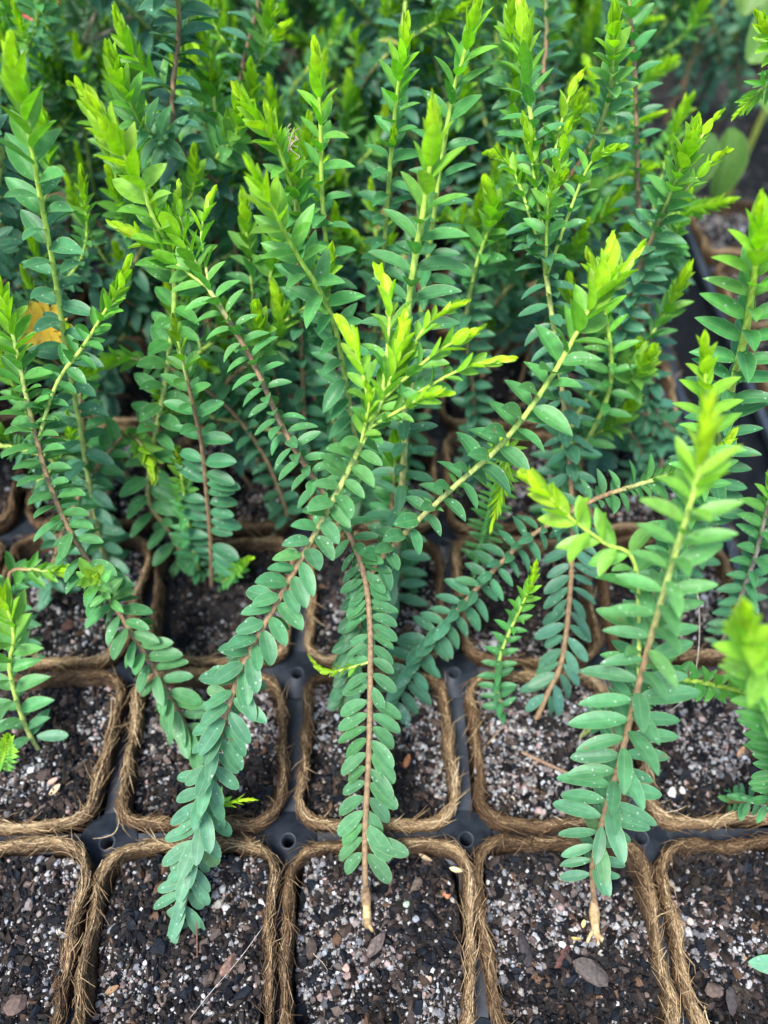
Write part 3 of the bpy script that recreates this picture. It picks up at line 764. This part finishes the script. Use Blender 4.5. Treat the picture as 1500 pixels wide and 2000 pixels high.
plant('stem leaning right behind the tallest central tip, cut by the top of the frame',
      [(800, 800), (830, 560), (850, 400), (868, 280), (885, 180), (905, 110), (945, -40)], 3.5, z0=5.3, leaf=.19, wd=.36, sp=.095, phi=.2, green=2.4, seed=28, redtip=0.18)
plant('dark green stem of heart-shaped leaves in tidy columns hanging down the upper right',
      [(1290, 900), (1276, 760), (1266, 620), (1256, 500), (1246, 380), (1242, 260), (1238, 120), (1228, -40), (1222, -160)], 4.1, z0=5.6, leaf=.155, wd=.50, sp=.072, phi=.1, green=.3, tint=(.75, .9, 1.4), seed=29, pt=(.6, .8))
plant('bushy upper right stem with a lime rosette crown leaning left over the dark gap',
      [(1180, 760), (1235, 560), (1275, 460), (1305, 390), (1330, 330), (1350, 275), (1368, 205)], 3.6, z0=5.2, leaf=.165, wd=.44, sp=.055, phi=.5, green=.5, tint=(1.3, .95, 1.9), seed=30,
      shoots=[dict(f=.9, tip=(1425, 208), mid=[(1385, 245)], z=3.7, leaf=.10), dict(f=.8, tip=(1438, 290), mid=[(1385, 320)], z=3.8, leaf=.11)])
plant('right edge stem with long narrow tilted leaves and a thick cream stalk',
      [(1375, 1010), (1400, 900), (1420, 800), (1440, 720), (1458, 640), (1472, 540), (1482, 450), (1482, 370)], 3.0, z0=4.6, leaf=.22, wd=.36, sp=.08, phi=.2, green=2.4, seed=31, agescale=1.2, rad=.021,
      stemcol=[(.42, .58, .04), (.40, .50, .12), (.42, .44, .16), (.45, .42, .22), (.4, .33, .18)])
plant('small pagoda-like lime tip standing just above the blurred yellow tip',
      [(1380, 900), (1378, 820), (1376, 740), (1376, 640)], 3.1, z0=3.6, leaf=.16, wd=.34, sp=.075, phi=.2, green=1.5, seed=32, agescale=1.8)
plant('nearest tip at the right edge, blurred yellow with orange leaf edges',
      [(1510, 1560), (1520, 1450), (1500, 1360), (1475, 1280), (1448, 1165)], 2.35, z0=3.9, leaf=.17, wd=.40, sp=.06, phi=.2, green=1.5, seed=33, agescale=2.2, redtip=0.20, lmul=([0, .6, 1], [.5, .8, 1]), tint=(1, 1, .8))
plant('thin side-lying stem of short upright leaves reaching right from the heavy stem to the edge',
      [(1282, 1332), (1340, 1333), (1395, 1342), (1440, 1352), (1500, 1366), (1560, 1370)], 3.0, z0=3.75, leaf=.105, wd=.40, sp=.05, phi=.9, green=2.0, seed=34, tint=(1.1, 1.05, 1), bare=.3)
plant('woody grey stem with small dark leaves down the right edge behind the yellow tip',
      [(1405, 1262), (1425, 1225), (1448, 1165), (1478, 1080), (1500, 985), (1530, 880)], 4.0, leaf=.16, wd=.38, sp=.07, phi=.0, green=.3, seed=35, tint=(.85, .9, 1.35), stemcol=[(.3, .25, .2)] * 5)
plant('young thin-stalked seedling with a yellow-green tip between the middle and woody stems',
      [(985, 1400), (972, 1345), (975, 1290), (992, 1240), (1018, 1185), (1038, 1140), (1052, 1085)], 3.95, leaf=.115, wd=.36, sp=.06, phi=0.05, green=1.0, seed=36, tint=(1, 1, 1.2), rad=.011, bare=.02)
plant('drooping bright lime tip hanging in the shade right of the crossing stems',
      [(990, 880), (985, 930), (972, 985), (955, 1045)], 4.2, z0=4.1, leaf=.12, wd=.22, sp=.045, phi=.4, green=2, seed=37, agescale=2.5, rad=.009)
plant('blue-green seedling at the left edge with long flat lower leaves and a bare woody foot',
      [(76, 1470), (52, 1420), (28, 1355), (18, 1300), (28, 1250), (22, 1205), (2, 1165), (-40, 1110)], 3.9, leaf=.20, wd=.38, sp=.09, phi=.1, ranks=4, green=1.2, bare=.10, seed=38, tint=BLUE)
plant('tiny bright green shoot at the left edge of the second row',
      [(2, 1500), (8, 1470), (14, 1432)], 3.9, leaf=.08, wd=.3, sp=.05, phi=.3, green=1, seed=39, agescale=2, rad=.008)
plant('tiny comb-leaved sprig poking out right of the drooping stem in the second row',
      [(432, 1572), (460, 1566), (490, 1563), (512, 1572)], 3.95, z0=4.0, leaf=.09, wd=.2, sp=.045, phi=1.5, green=1.5, seed=40, rad=.006, tint=(.9, 1, .8), agescale=1.6)
plant('small blurred sprig lying on the dark mix beside the woody foot',
      [(430, 1142), (455, 1120), (478, 1098), (500, 1088)], 4.6, leaf=.09, wd=.36, sp=.05, phi=.2, green=.8, seed=41, rad=.007)
plant('dark blurred stem crossing low behind the long left arching stem',
      [(60, 1300), (30, 1200), (22, 1120), (60, 1110), (110, 1115), (160, 1100)], 4.2, leaf=.15, wd=.34, sp=.09, phi=.3, green=.3, seed=42, tint=DEEP)
plant('stem right of the rosette with broad hanging two-ranked leaves over the third row pots',
      [(195, 1100), (178, 1000), (170, 900), (160, 800), (150, 700), (120, 620)], 4.3, leaf=.21, wd=.42, sp=.11, phi=.1, ranks=lambda x: x * 0 + .25, green=.3, seed=43, tint=(.8, .9, 1.3))
plant('leafy stem with grey-green pairs low in the centre, behind the straight middle seedling',
      [(790, 1150), (775, 1080), (765, 1020), (770, 950), (775, 880), (780, 820)], 4.3, leaf=.15, wd=.46, sp=.075, phi=.1, ranks=lambda x: x * 0 + .4, green=.3, seed=44, tint=(.85, .95, 1.35))
plant('far right stem reaching in horizontally at the upper right corner',
      [(1950, 620, 6.6), (1850, 300, 5.6), (1680, 130, 4.6), (1560, 130, 4.2), (1500, 165), (1455, 205), (1425, 240)], 4.0, z0=6.8, leaf=.12, wd=.22, sp=.05, phi=.2, green=.8, seed=45, tint=(.9, 1, 1.3))
plant('blurred pale shoot cut by the top right corner of the frame',
      [(1950, 640, 6.6), (1850, 330, 5.4), (1660, 160, 4.2), (1530, 90), (1470, 10)], 3.6, z0=6.8, leaf=.17, wd=.34, sp=.06, phi=.2, green=1, seed=46, agescale=1.6)
plant('yellow-green tipped stem at the top edge left of the middle',
      [(480, 620), (460, 480), (440, 360), (425, 240), (405, 120), (380, 20)], 4.2, z0=5.6, leaf=.18, wd=.34, sp=.08, phi=.3, green=.7, seed=47, agescale=1.1)
plant('bright tip and slender stalk standing between the red-rimmed tip and the left arching stem',
      [(1190, 760), (1180, 600), (1140, 470)], 4.0, z0=4.6, leaf=.17, wd=.34, sp=.09, phi=.3, green=2, seed=48, agescale=1.6)

plant('shaded arching stem passing low behind the rosette-topped seedling', [(560, 1000), (520, 900), (440, 790), (330, 720), (230, 700), (150, 740)], 4.3, z0=5.3, leaf=.15, wd=.44, sp=.07, phi=.6, green=.3, seed=61, tint=(1.0, .9, 1.6))
plant('dark stem arching in the shade under the upper leaves of the long arching stem', [(1250, 880), (1215, 820), (1190, 740), (1160, 690), (1120, 610), (1110, 520)], 4.4, z0=5.6, leaf=.15, wd=.44, sp=.066, phi=.4, green=.3, seed=62, tint=(1.0, .9, 1.6))
plant('dark slender stem curving down to the right between the middle row pots', [(1330, 860), (1290, 820), (1240, 800), (1200, 740), (1180, 640), (1195, 560)], 4.6, z0=5.6, leaf=.13, wd=.44, sp=.06, phi=.4, green=.3, seed=63, tint=(.9, .85, 1.5))
plant('leafy stem filling the shade left of the tall central stem', [(560, 880), (540, 760), (520, 640), (530, 520), (560, 420)], 4.2, z0=5.7, leaf=.19, wd=.42, sp=.07, phi=.4, green=.6, seed=64, tint=(1.0, .9, 1.6))
plant('shaded stem with drooping leaves right of the tall central stem', [(930, 900), (925, 780), (910, 640), (930, 520), (960, 420), (940, 330)], 4.1, z0=5.7, leaf=.17, wd=.42, sp=.064, phi=.4, green=.9, seed=65, tint=(1.0, .9, 1.6))
plant('blue-green stem bowed over the left second and third row pots', [(100, 1120), (140, 1000), (200, 900), (250, 850), (290, 900), (300, 960)], 4.4, z0=5.0, leaf=.17, wd=.42, sp=.07, phi=.4, green=.2, seed=66, tint=(1.1, .95, 1.8), tipq=.5)

# ------------------------------------------------------------------ the crowded rows behind
GREENS = [(1.1, .80, 1.7), (.9, .72, 1.6), (1.2, .9, 1.6), (.8, .66, 1.4), (1.1, .9, 1.3)]
LOOKS = ['green leafy seedling crowded among the others in the %s of the main block'] * 3
def free_plant(x, y, r, label, group, H, near=False, bright=None):
    base = np.array([x, y, SOILZ - .01]); lean = r.normal(0, .55, 2) + np.array([.0, -.10])
    pts = [base]; p = base.copy(); k = 5
    wob = r.normal(0, .14, (k, 2))
    for i in range(k):
        f = (i + 1) / k
        pts.append(base + np.array([lean[0] * f * f * H * .5 + wob[i, 0], lean[1] * f * f * H * .5 + wob[i, 1], H * f]))
    t = empty('young_plant', base, label, 'plant', group)
    lw = [(.155, .46, .060), (.20, .37, .070), (.18, .42, .066), (.14, .36, .050)][r.integers(0, 4)]
    tint = GREENS[r.integers(0, len(GREENS))]
    kw = dict(leaf=lw[0] * r.uniform(.9, 1.15), wd=lw[1], sp=lw[2], phi=r.uniform(0, 1.5), green=r.uniform(.3, 2.2), tint=tint, near=near, bare=r.uniform(.2, .5), rad=.016)
    st, P, q = grow(t, base, np.array(pts), r, **kw)
    for s in range(r.integers(2, 6)):
        f = r.uniform(.35, .9); p0 = P[int(f * (len(P) - 1))]; an = r.uniform(0, 6.28); ln = r.uniform(.35, .9)
        tip = p0 + np.array([math.cos(an) * ln * .55, math.sin(an) * ln * .55, ln])
        mid = p0 + np.array([math.cos(an) * ln * .4, math.sin(an) * ln * .4, ln * .4])
        k2 = dict(kw); k2.update(rad=.010, bare=.04, leaf=kw['leaf'] * .85, names=('side_shoot', 'foliage', 'shoot_tip'), green=1.2)
        grow(t, base, np.array([p0, mid, tip]), r, **k2)
    return t
rb = np.random.default_rng(2024)
for j in range(2, 11):
    for i in range(-4, 4):
        if i < -1 and i < (-2 if j < 4 else -3 if j < 7 else -4): continue
        if i < -1 and j < 2: continue
        for rep in range((3 if i <= 0 else 1) if j < 3 else 4 if j < 9 else 3):
            if (i, j) in ((1, 2), (3, 2)): continue
            if (i, j) in ((3, 3), (1, 3)) and rep: continue
            H = rb.uniform(2.2, 3.6) if j > 2 else rb.uniform(1.5, 2.2)
            if rep in (1, 3): H *= .72
            x, y = i + .5 + rb.uniform(-.3, .3), j + .5 + rb.uniform(-.3, .3)
            if i == 3 and j in (3, 4, 5): x -= .3; H = min(H, 1.9)
            if i == 1 and j == 3: x += .3; H = 1.5
            kk = rb.integers(0, 3)
            lab = LOOKS[kk] % ROWW[j + 1]
            free_plant(x, y, rb, lab, 'look-alike seedlings crowded behind the front rows', H, near=(j < 4))
for k in range(44):
    x, y = (rb.uniform(4.8, 9.0), rb.uniform(6.6, 11.5)) if k < 30 else (rb.uniform(4.2, 6.3), rb.uniform(7.2, 9.5))
    free_plant(x, y, rb, 'blurred blue-green seedling beyond the separate right tray', 'look-alike seedlings beyond the right tray', rb.uniform(1.8, 3.0))
for k in range(26):
    free_plant(rb.uniform(-5.5, 4.5), rb.uniform(11.1, 12.6), rb, 'green seedling behind the last row of the main block', 'look-alike seedlings behind the main block', rb.uniform(2.4, 3.6))

# ------------------------------------------------------------------ small things on the mix
def lump(name, label, u, v, size, col, cat, mat, asp=(1, .8, .4), seed=0, rz=None, group=None):
    """an angular chip or stone resting on the potting mix"""
    r = np.random.default_rng(seed + 77); size *= 1.12
    p = on_plane(u, v, SOILZ + size * asp[2] * .5 + .03)
    bm = bmesh.new(); bmesh.ops.create_icosphere(bm, subdivisions=2, radius=1)
    k = norm(r.normal(size=(9, 3))); dd = r.uniform(.55, .85, 9)
    for vv in bm.verts:
        c = np.array(vv.co)
        for kk, d in zip(k, dd):
            t = c @ kk
            if t > d: c = c - kk * (t - d)
        vv.co = Vector(c * (1 + r.normal() * .02))
    a = r.uniform(0, 6.28) if rz is None else rz
    V = np.array([v_.co for v_ in bm.verts]) * size * np.array(asp)
    R3 = np.array([[math.cos(a), -math.sin(a), 0], [math.sin(a), math.cos(a), 0], [0, 0, 1]])
    tl = r.normal(0, .18); R4 = np.array([[1, 0, 0], [0, math.cos(tl), -math.sin(tl)], [0, math.sin(tl), math.cos(tl)]])
    V = V @ R4.T @ R3.T + p
    F = [[w_.index for w_ in f.verts] for f in bm.faces]; bm.free()
    mb = MB(); mb.add(V, F, col)
    o = mb.build(name, mat, None, p - np.array([0, 0, size * asp[2] * .5]), smooth=False)
    return tag(o, label, cat, group)
import bmesh
SL = (.085, .07, .062); BR = (.10, .066, .045)
lump('bark_chip', 'largest slate-brown bark chip lying right of the exposed roots', 1155, 1895, .088, SL, 'bark chip', M_BARK, (1.05, .6, .28), 1, rz=-.6)
lump('bark_chip', 'upright dark rectangular bark chip left of the exposed roots', 1026, 1858, .075, (.045, .038, .038), 'bark chip', M_BARK, (1.15, .5, .35), 2, rz=1.75)
lump('bark_chip', 'reddish brown bark sliver just below the exposed roots', 1098, 1870, .06, (.095, .04, .032), 'bark chip', M_BARK, (1.1, .35, .25), 3, rz=.9)
lump('bark_chip', 'orange-topped bark chip right of the bare tan stem base', 870, 1752, .034, (.5, .22, .12), 'bark chip', M_BARK, (.9, .8, .5), 4)
lump('bark_chip', 'dark bark chip tucked under the orange-topped one', 865, 1778, .05, (.04, .035, .035), 'bark chip', M_BARK, (1.1, .7, .25), 5, rz=.2)
lump('bark_chip', 'brown oval bark chip on the left of the middle front pot', 607, 1855, .046, (.07, .05, .04), 'bark chip', M_BARK, (1.1, .62, .35), 6, rz=1.6)
lump('bark_chip', 'jagged grey-brown bark chip just below the bare stem base', 735, 1845, .06, (.13, .10, .085), 'bark chip', M_BARK, (1.1, .5, .3), 7, rz=.9)
lump('bark_chip', 'tan-brown bark chip up right of the bare stem base', 812, 1733, .045, (.12, .09, .07), 'bark chip', M_BARK, (1.1, .6, .35), 8, rz=1.0)
lump('bark_chip', 'brown-pink slab of bark right of the dried leaf stub', 445, 1885, .055, (.20, .12, .09), 'bark chip', M_BARK, (1.3, .5, .3), 9, rz=1.2)
lump('bark_chip', 'grey bark slab below the dried leaf stub', 315, 1935, .055, (.12, .095, .08), 'bark chip', M_BARK, (1.2, .65, .3), 10, rz=1.9)
lump('bark_chip', 'blackish blue bark chip under the drooping stem', 275, 1762, .07, (.022, .026, .034), 'bark chip', M_BARK, (1, .75, .4), 11, rz=.9)
lump('bark_chip', 'small brown oval chip near the top of the pot with exposed roots', 980, 1690, .034, (.09, .06, .045), 'bark chip', M_BARK, (1.1, .75, .5), 12, rz=1.5)
lump('bark_chip', 'rounded brown chip in the bottom right pot beside its fibre rim', 1392, 1932, .05, (.12, .085, .07), 'bark chip', M_BARK, (1, .8, .5), 13)
lump('bark_chip', 'dark flat chip at the lower edge of the bottom right pot', 1428, 1955, .05, (.05, .042, .042), 'bark chip', M_BARK, (1.2, .6, .3), 14, rz=1.3)
lump('bark_chip', 'brown pointed chip at the lower left of the bottom left pot', 30, 1965, .06, (.11, .075, .06), 'bark chip', M_BARK, (1, .7, .4), 15, rz=.6)
lump('bark_chip', 'dark red-brown chip on the left third row pot', 132, 1222, .05, (.11, .055, .04), 'bark chip', M_BARK, (1, .7, .4), 16)
lump('pebble', 'larger whitish stone in the front corner of the right second row pot', 1312, 1548, .034, (.62, .58, .52), 'pebble', M_GRIT, (1, .9, .6), 20)
lump('pebble', 'small whitish stone touching the larger one by the fibre rim', 1333, 1543, .022, (.60, .56, .52), 'pebble', M_GRIT, (1, .9, .6), 21)
lump('pebble', 'pale yellow stone alone on the pot with the forked twig', 1005, 1560, .024, (.70, .68, .42), 'pebble', M_GRIT, (1, .9, .6), 22)
lump('pebble', 'white stone at the right edge of the second row', 1492, 1540, .034, (.72, .70, .60), 'pebble', M_GRIT, (1, .9, .6), 23)
lump('pebble', 'pale green stone right of the bare tan stem base', 794, 1766, .02, (.42, .52, .38), 'pebble', M_GRIT, (1, .9, .7), 24)
lump('pebble', 'white upper stone of the pair below the orange-topped chip', 845, 1893, .022, (.72, .70, .66), 'pebble', M_GRIT, (1.2, .8, .7), 25)
lump('pebble', 'pinkish tan stone touching the white one below the orange-topped chip', 836, 1915, .024, (.52, .38, .30), 'pebble', M_GRIT, (1, .9, .7), 26)
lump('pebble', 'salmon pink stone in the middle of the middle front pot', 676, 1891, .020, (.60, .34, .28), 'pebble', M_GRIT, (.9, 1, .7), 27)
lump('pebble', 'pinkish stone near the top of the exposed roots pot rim side', 1348, 1800, .018, (.55, .42, .36), 'pebble', M_GRIT, (1, .9, .7), 28)
lump('pebble', 'white stone in the lower part of the exposed roots pot', 1098, 1845, .020, (.72, .72, .70), 'pebble', M_GRIT, (1, .9, .7), 29)

def strand(name, label, cat, pts, rad, col, mat=None, group=None):
    """pts: (u, v, height above the mix)"""
    P = np.array([on_plane(u, v, SOILZ + h) for u, v, h in pts]); P, q_ = catmull(P, .012)
    mb = MB(); tube(mb, P, rad * np.interp(np.linspace(0, 1, len(P)), [0, .2, .8, 1], [.7, 1, .9, .4]), col, 6)
    return tag(mb.build(name, mat or M_STEM, None, P[0]), label, cat, group)
tw = empty('twig', on_plane(1060, 1495, SOILZ), 'forked brown twig lying on the second row potting mix', 'twig')
for nm, pts, rd in (('twig_stem', [(1018, 1468, .05), (1060, 1488, .045), (1112, 1512, .03)], .011), ('twig_fork', [(1052, 1484, .045), (1030, 1510, .03), (1018, 1535, .02)], .007)):
    P, _ = catmull(np.array([on_plane(u, v, SOILZ + h) for u, v, h in pts]), .012)
    mb = MB(); tube(mb, P, rd, (.24, .15, .09), 7); mb.build(nm, M_STEM, tw, on_plane(1060, 1495, SOILZ))
strand('root_fibre', 'long thin brown rootlet curving down the left of the forked twig pot', 'root', [(982, 1420, .12), (955, 1450, .05), (936, 1480, .03), (934, 1520, .02), (940, 1550, .02)], .0035, (.30, .20, .11))
strand('grass_strand', 'long curved dry white strand hanging by the heavy stem', 'strand', [(1340, 1120, .75), (1362, 1160, .7), (1366, 1240, .6), (1358, 1310, .5), (1335, 1365, .4), (1300, 1392, .35), (1268, 1392, .35)], .0022, (.55, .48, .36))
strand('grass_strand', 'short curved dry strand left of the heavy stem', 'strand', [(1182, 1405, .3), (1150, 1415, .25), (1134, 1440, .2), (1134, 1475, .15)], .002, (.55, .48, .36))
strand('grass_strand', 'dry strand standing on the rim of the left second row pot', 'strand', [(212, 1512, .05), (208, 1450, .12), (216, 1400, .2), (218, 1362, .3)], .003, (.50, .38, .22))
strand('grass_strand', 'fine pale thread across the mix of the front left pot', 'strand', [(370, 1990, .03), (410, 1940, .04), (470, 1870, .05), (528, 1790, .10)], .0018, (.42, .38, .34))
strand('grass_strand', 'pale curved thread in the left of the middle front pot', 'strand', [(600, 1838, .04), (612, 1862, .05), (630, 1880, .04), (640, 1895, .02)], .002, (.5, .38, .26))
strand('grass_strand', 'looping dry thread across the drain hole at the left', 'strand', [(182, 1638, .08), (205, 1635, .07), (225, 1625, .08), (232, 1600, .10), (222, 1578, .14)], .0025, (.45, .34, .2))
strand('pine_needle', 'stiff dark red-brown needle under the drooping stem', 'needle', [(386, 1885, .01), (385, 1845, .06), (384, 1800, .12)], .005, (.13, .055, .035))

def dry_leaf(label, u, v, ln, ang, col, wd=.4, h=.03, curve=.5):
    p = on_plane(u, v, SOILZ + h); mb = MB()
    L = np.array([[math.cos(ang), math.sin(ang), .1]]); L = norm(L)
    leaf_mesh(mb, p[None], L, np.array([[.1, .1, 1.0]]), np.array([ln]), np.array([wd]), np.array([col]), np.array([.6]), np.array([-curve]), np.array([.6]), 9, 5, np.array([0.]))
    return tag(mb.build('dry_leaf', M_DRY, None, p), label, 'dry leaf')
M_DRY = attr_material('dry_leaf_skin', .6, .3, 900, .7, 1.25, .5)
dry_leaf('curled cream dried leaf stub under the drooping stem tip', 313, 1868, .12, -1.75, (.58, .44, .24), .22, .03, -.5)
dry_leaf('small dried leaf beside the cream stub under the drooping stem', 340, 1850, .06, -1.2, (.50, .34, .2), .3, .03, .3)
dry_leaf('pale buff dry leaf on the left second row pot', 96, 1552, .10, .5, (.55, .42, .27), .4)
dry_leaf('pinkish dry leaf touching the pale buff one', 92, 1530, .09, .1, (.50, .32, .25), .4)
dry_leaf('cream dry leaf tucked against the rim of the middle front pot', 878, 1695, .085, -.5, (.66, .55, .32), .35, .05)
dry_leaf('brown curled dry leaf on the upper right of the middle front pot', 818, 1668, .10, -.7, (.40, .30, .19), .25, .05)
dry_leaf('orange-brown dry leaf on the second row pot behind the middle stem', 790, 1500, .09, 1.2, (.30, .12, .05), .4)
dry_leaf('tan dry scrap left of the exposed roots', 1108, 1832, .08, -.2, (.50, .36, .12), .2)
dry_leaf('curled tan scrap at the right edge of the second row', 1440, 1478, .08, .9, (.36, .22, .12), .35)
dry_leaf('yellow-green fallen leaflet beside the exposed roots', 1138, 1812, .045, 1.4, (.50, .52, .16), .5, .05)
dry_leaf('brown curled scrap low in the front left pot', 205, 1940, .10, .3, (.28, .18, .10), .3)
lf = empty('fallen_leaf', on_plane(72, 1438, SOILZ), 'single flat blue-green leaf lying low at the left edge', 'leaf')
def flat_leaf(name, parent, org, u, v, h, ln, ang, col, wd=.36):
    p = on_plane(u, v, SOILZ + h); mb = MB()
    leaf_mesh(mb, p[None], norm(np.array([[math.cos(ang), math.sin(ang), .08]])), np.array([[0., -.2, 1.0]]), np.array([ln]), np.array([wd]), np.array([col]), np.array([.1]), np.array([.06]), np.array([.25]), 10, 5, np.array([0.]))
    return mb.build(name, M_LEAF, parent, org)
flat_leaf('leaf_blade', lf, on_plane(72, 1438, SOILZ), 72, 1438, .12, .185, 0.0, (.13, .33, .19))
rs = empty('young_plant', on_plane(1438, 1868, SOILZ), 'pale-leaved tiny cutting at the bottom right edge with a tan root end', 'plant')
og = on_plane(1438, 1868, SOILZ)
P, _ = catmull(np.array([on_plane(1435, 1862, SOILZ + .02), on_plane(1455, 1872, SOILZ + .05), on_plane(1480, 1885, SOILZ + .08)]), .01)
mb = MB(); tube(mb, P, .012, (.42, .28, .13), 7); mb.build('stem', M_STEM, rs, og)
flat_leaf('leaf', rs, og, 1462, 1880, .10, .20, -.1, (.16, .42, .26), .45); flat_leaf('leaf', rs, og, 1500, 1868, .12, .18, .4, (.16, .40, .24), .42)


# ------------------------------------------------------------------ other plants behind
bw = empty('broadleaf_plant', (5.6, 7.0, -1.0), 'blurred lime broad-leaved plant behind the right tray at the upper right corner', 'plant'); og = (5.6, 7.0, -1.0)
rq = np.random.default_rng(5)
stm = MB(); tube(stm, catmull(np.array([(5.6, 7.0, -1.0), (5.55, 6.9, .2), (5.5, 6.8, 1.2)]), .05)[0], .035, (.35, .42, .08), 8); stm.build('stem', M_STEM, bw, og)
for (u, v, z, ln, dx, dy, dz, col) in ((1425, 250, 6.6, .7, .15, -.5, -.75, (.20, .42, .04)), (1460, 120, 6.4, 1.0, .5, .3, .5, (.24, .48, .05)),
        (1480, 190, 6.2, .9, .8, -.3, -.1, (.28, .50, .05)), (1390, 260, 6.4, .7, -.3, -.4, -.8, (.14, .32, .04)), (1450, 30, 6.8, .9, .1, .5, .8, (.28, .5, .06))):
    p = at_z(u, v, z); L = norm(np.array([[dx, dy, dz]])); mb = MB()
    leaf_mesh(mb, p[None], L, norm(np.array([[0, -.6, .8]]) - L * .1), np.array([ln]), np.array([.46]), np.array([col]) * .6, np.array([.85]), np.array([.45]), np.array([.5]), 12, 7, np.array([0.]))
    mb.build('leaf', M_TIP, bw, og)
fl = empty('yellow_flower', at_z(86, 642, 4.4), 'blurred yellow flower head glowing behind the left stems', 'flower'); og = at_z(86, 642, 4.4)
ax = norm(np.array([.1, -.7, .7])); n_ = 26
an = np.arange(n_) * 2.4; s1 = norm(np.cross(ax, np.array([1., 0, 0]))); s2 = np.cross(ax, s1)
Rr = s1 * np.cos(an)[:, None] + s2 * np.sin(an)[:, None]; ti = np.linspace(.15, .8, n_)[:, None]
mb = MB(); leaf_mesh(mb, np.tile(og, (n_, 1)), norm(Rr + ax * ti), norm(ax - Rr * .4), np.full(n_, .17), np.full(n_, .34), np.tile(np.array([.80, .48, .006]), (n_, 1)), np.full(n_, .2), np.full(n_, .1), np.full(n_, .2), 8, 5, np.zeros(n_))
mb.build('petals', M_TIP, fl, og)
mb = MB(); ft = og.copy() + np.array([.1, .1, 0]); ft[2] = SOILZ; tube(mb, catmull(np.array([ft, (ft + og) / 2 + .05, og]), .04)[0], .02, (.2, .35, .06), 6); mb.build('stem', M_STEM, fl, og)

sh = empty('twiggy_shrub', (-1.6, 8.2, -.14), 'pale bare-twigged shrub with needle leaves at the upper left', 'shrub'); og = (-1.6, 8.2, -.14)
mb = MB(); tips = []
for pts in ([(120, 260, 6.6), (140, 150, 6.1), (165, 80, 5.8), (190, 20, 5.6)], [(150, 130, 6.0), (110, 60, 5.8), (60, 40, 5.6)], [(0, 470, 6.4), (30, 400, 6.1), (45, 330, 6.0)], [(165, 80, 5.8), (220, 60, 5.8), (270, 20, 5.8)]):
    P = np.array([at_z(*p_) for p_ in pts])
    if len(pts) == 4 and pts[0][1] == 260: P = np.vstack([np.array(og), P])
    Q, _ = catmull(P, .04); tube(mb, Q, np.linspace(.03, .014, len(Q)), (.46, .38, .30), 7); tips.append(Q)
mb.build('branches', M_STEM, sh, og)
Q = np.vstack(tips[:2] + tips[3:]); k = rq.integers(len(Q) // 4, len(Q), 420); O = Q[k]; L = norm(rq.normal(size=(420, 3)) + np.array([0, 0, .4]))
O = O + L * rq.uniform(0, .02, (420, 1))
mb = MB(); leaf_mesh(mb, O, L, norm(rq.normal(size=(420, 3))), rq.uniform(.12, .30, 420), np.full(420, .09), np.tile(np.array([.09, .17, .11]), (420, 1)) * rq.uniform(.7, 1.3, (420, 1)), np.full(420, .5), np.full(420, .1), np.full(420, .2), 5, 3, np.zeros(420))
mb.build('foliage', M_LEAF, sh, og)
strand_p = [at_z(45, 30, 5.0), at_z(80, 45, 5.0), at_z(108, 22, 5.0), at_z(118, -10, 5.0)]
mb = MB(); tube(mb, catmull(np.array(strand_p), .03)[0], .010, (.45, .07, .06), 6); mb.build('red_twig', M_STEM, sh, og)
# thin grasses in the gravel behind
rg = np.random.default_rng(3); n_ = 2600
O = np.stack([rg.uniform(-6, 9, n_), rg.uniform(11.2, 18, n_), np.full(n_, -1.0)], 1); L = norm(np.stack([rg.normal(0, .3, n_), rg.normal(0, .3, n_), np.ones(n_)], 1))
mb = MB(); leaf_mesh(mb, O, L, norm(rg.normal(size=(n_, 3)) * np.array([1, 1, .1])), rg.uniform(1.0, 3.2, n_), np.full(n_, .05), np.tile(np.array([.07, .14, .05]), (n_, 1)) * rg.uniform(.5, 1.8, (n_, 1)), np.full(n_, .6), rg.uniform(0, .5, n_), np.full(n_, .3), 6, 3, np.zeros(n_))
gs = mb.build('grass', M_LEAF, None, (0, 12, -1)); tag(gs, 'grey-green grass standing behind the trays', 'grass'); gs['kind'] = 'stuff'
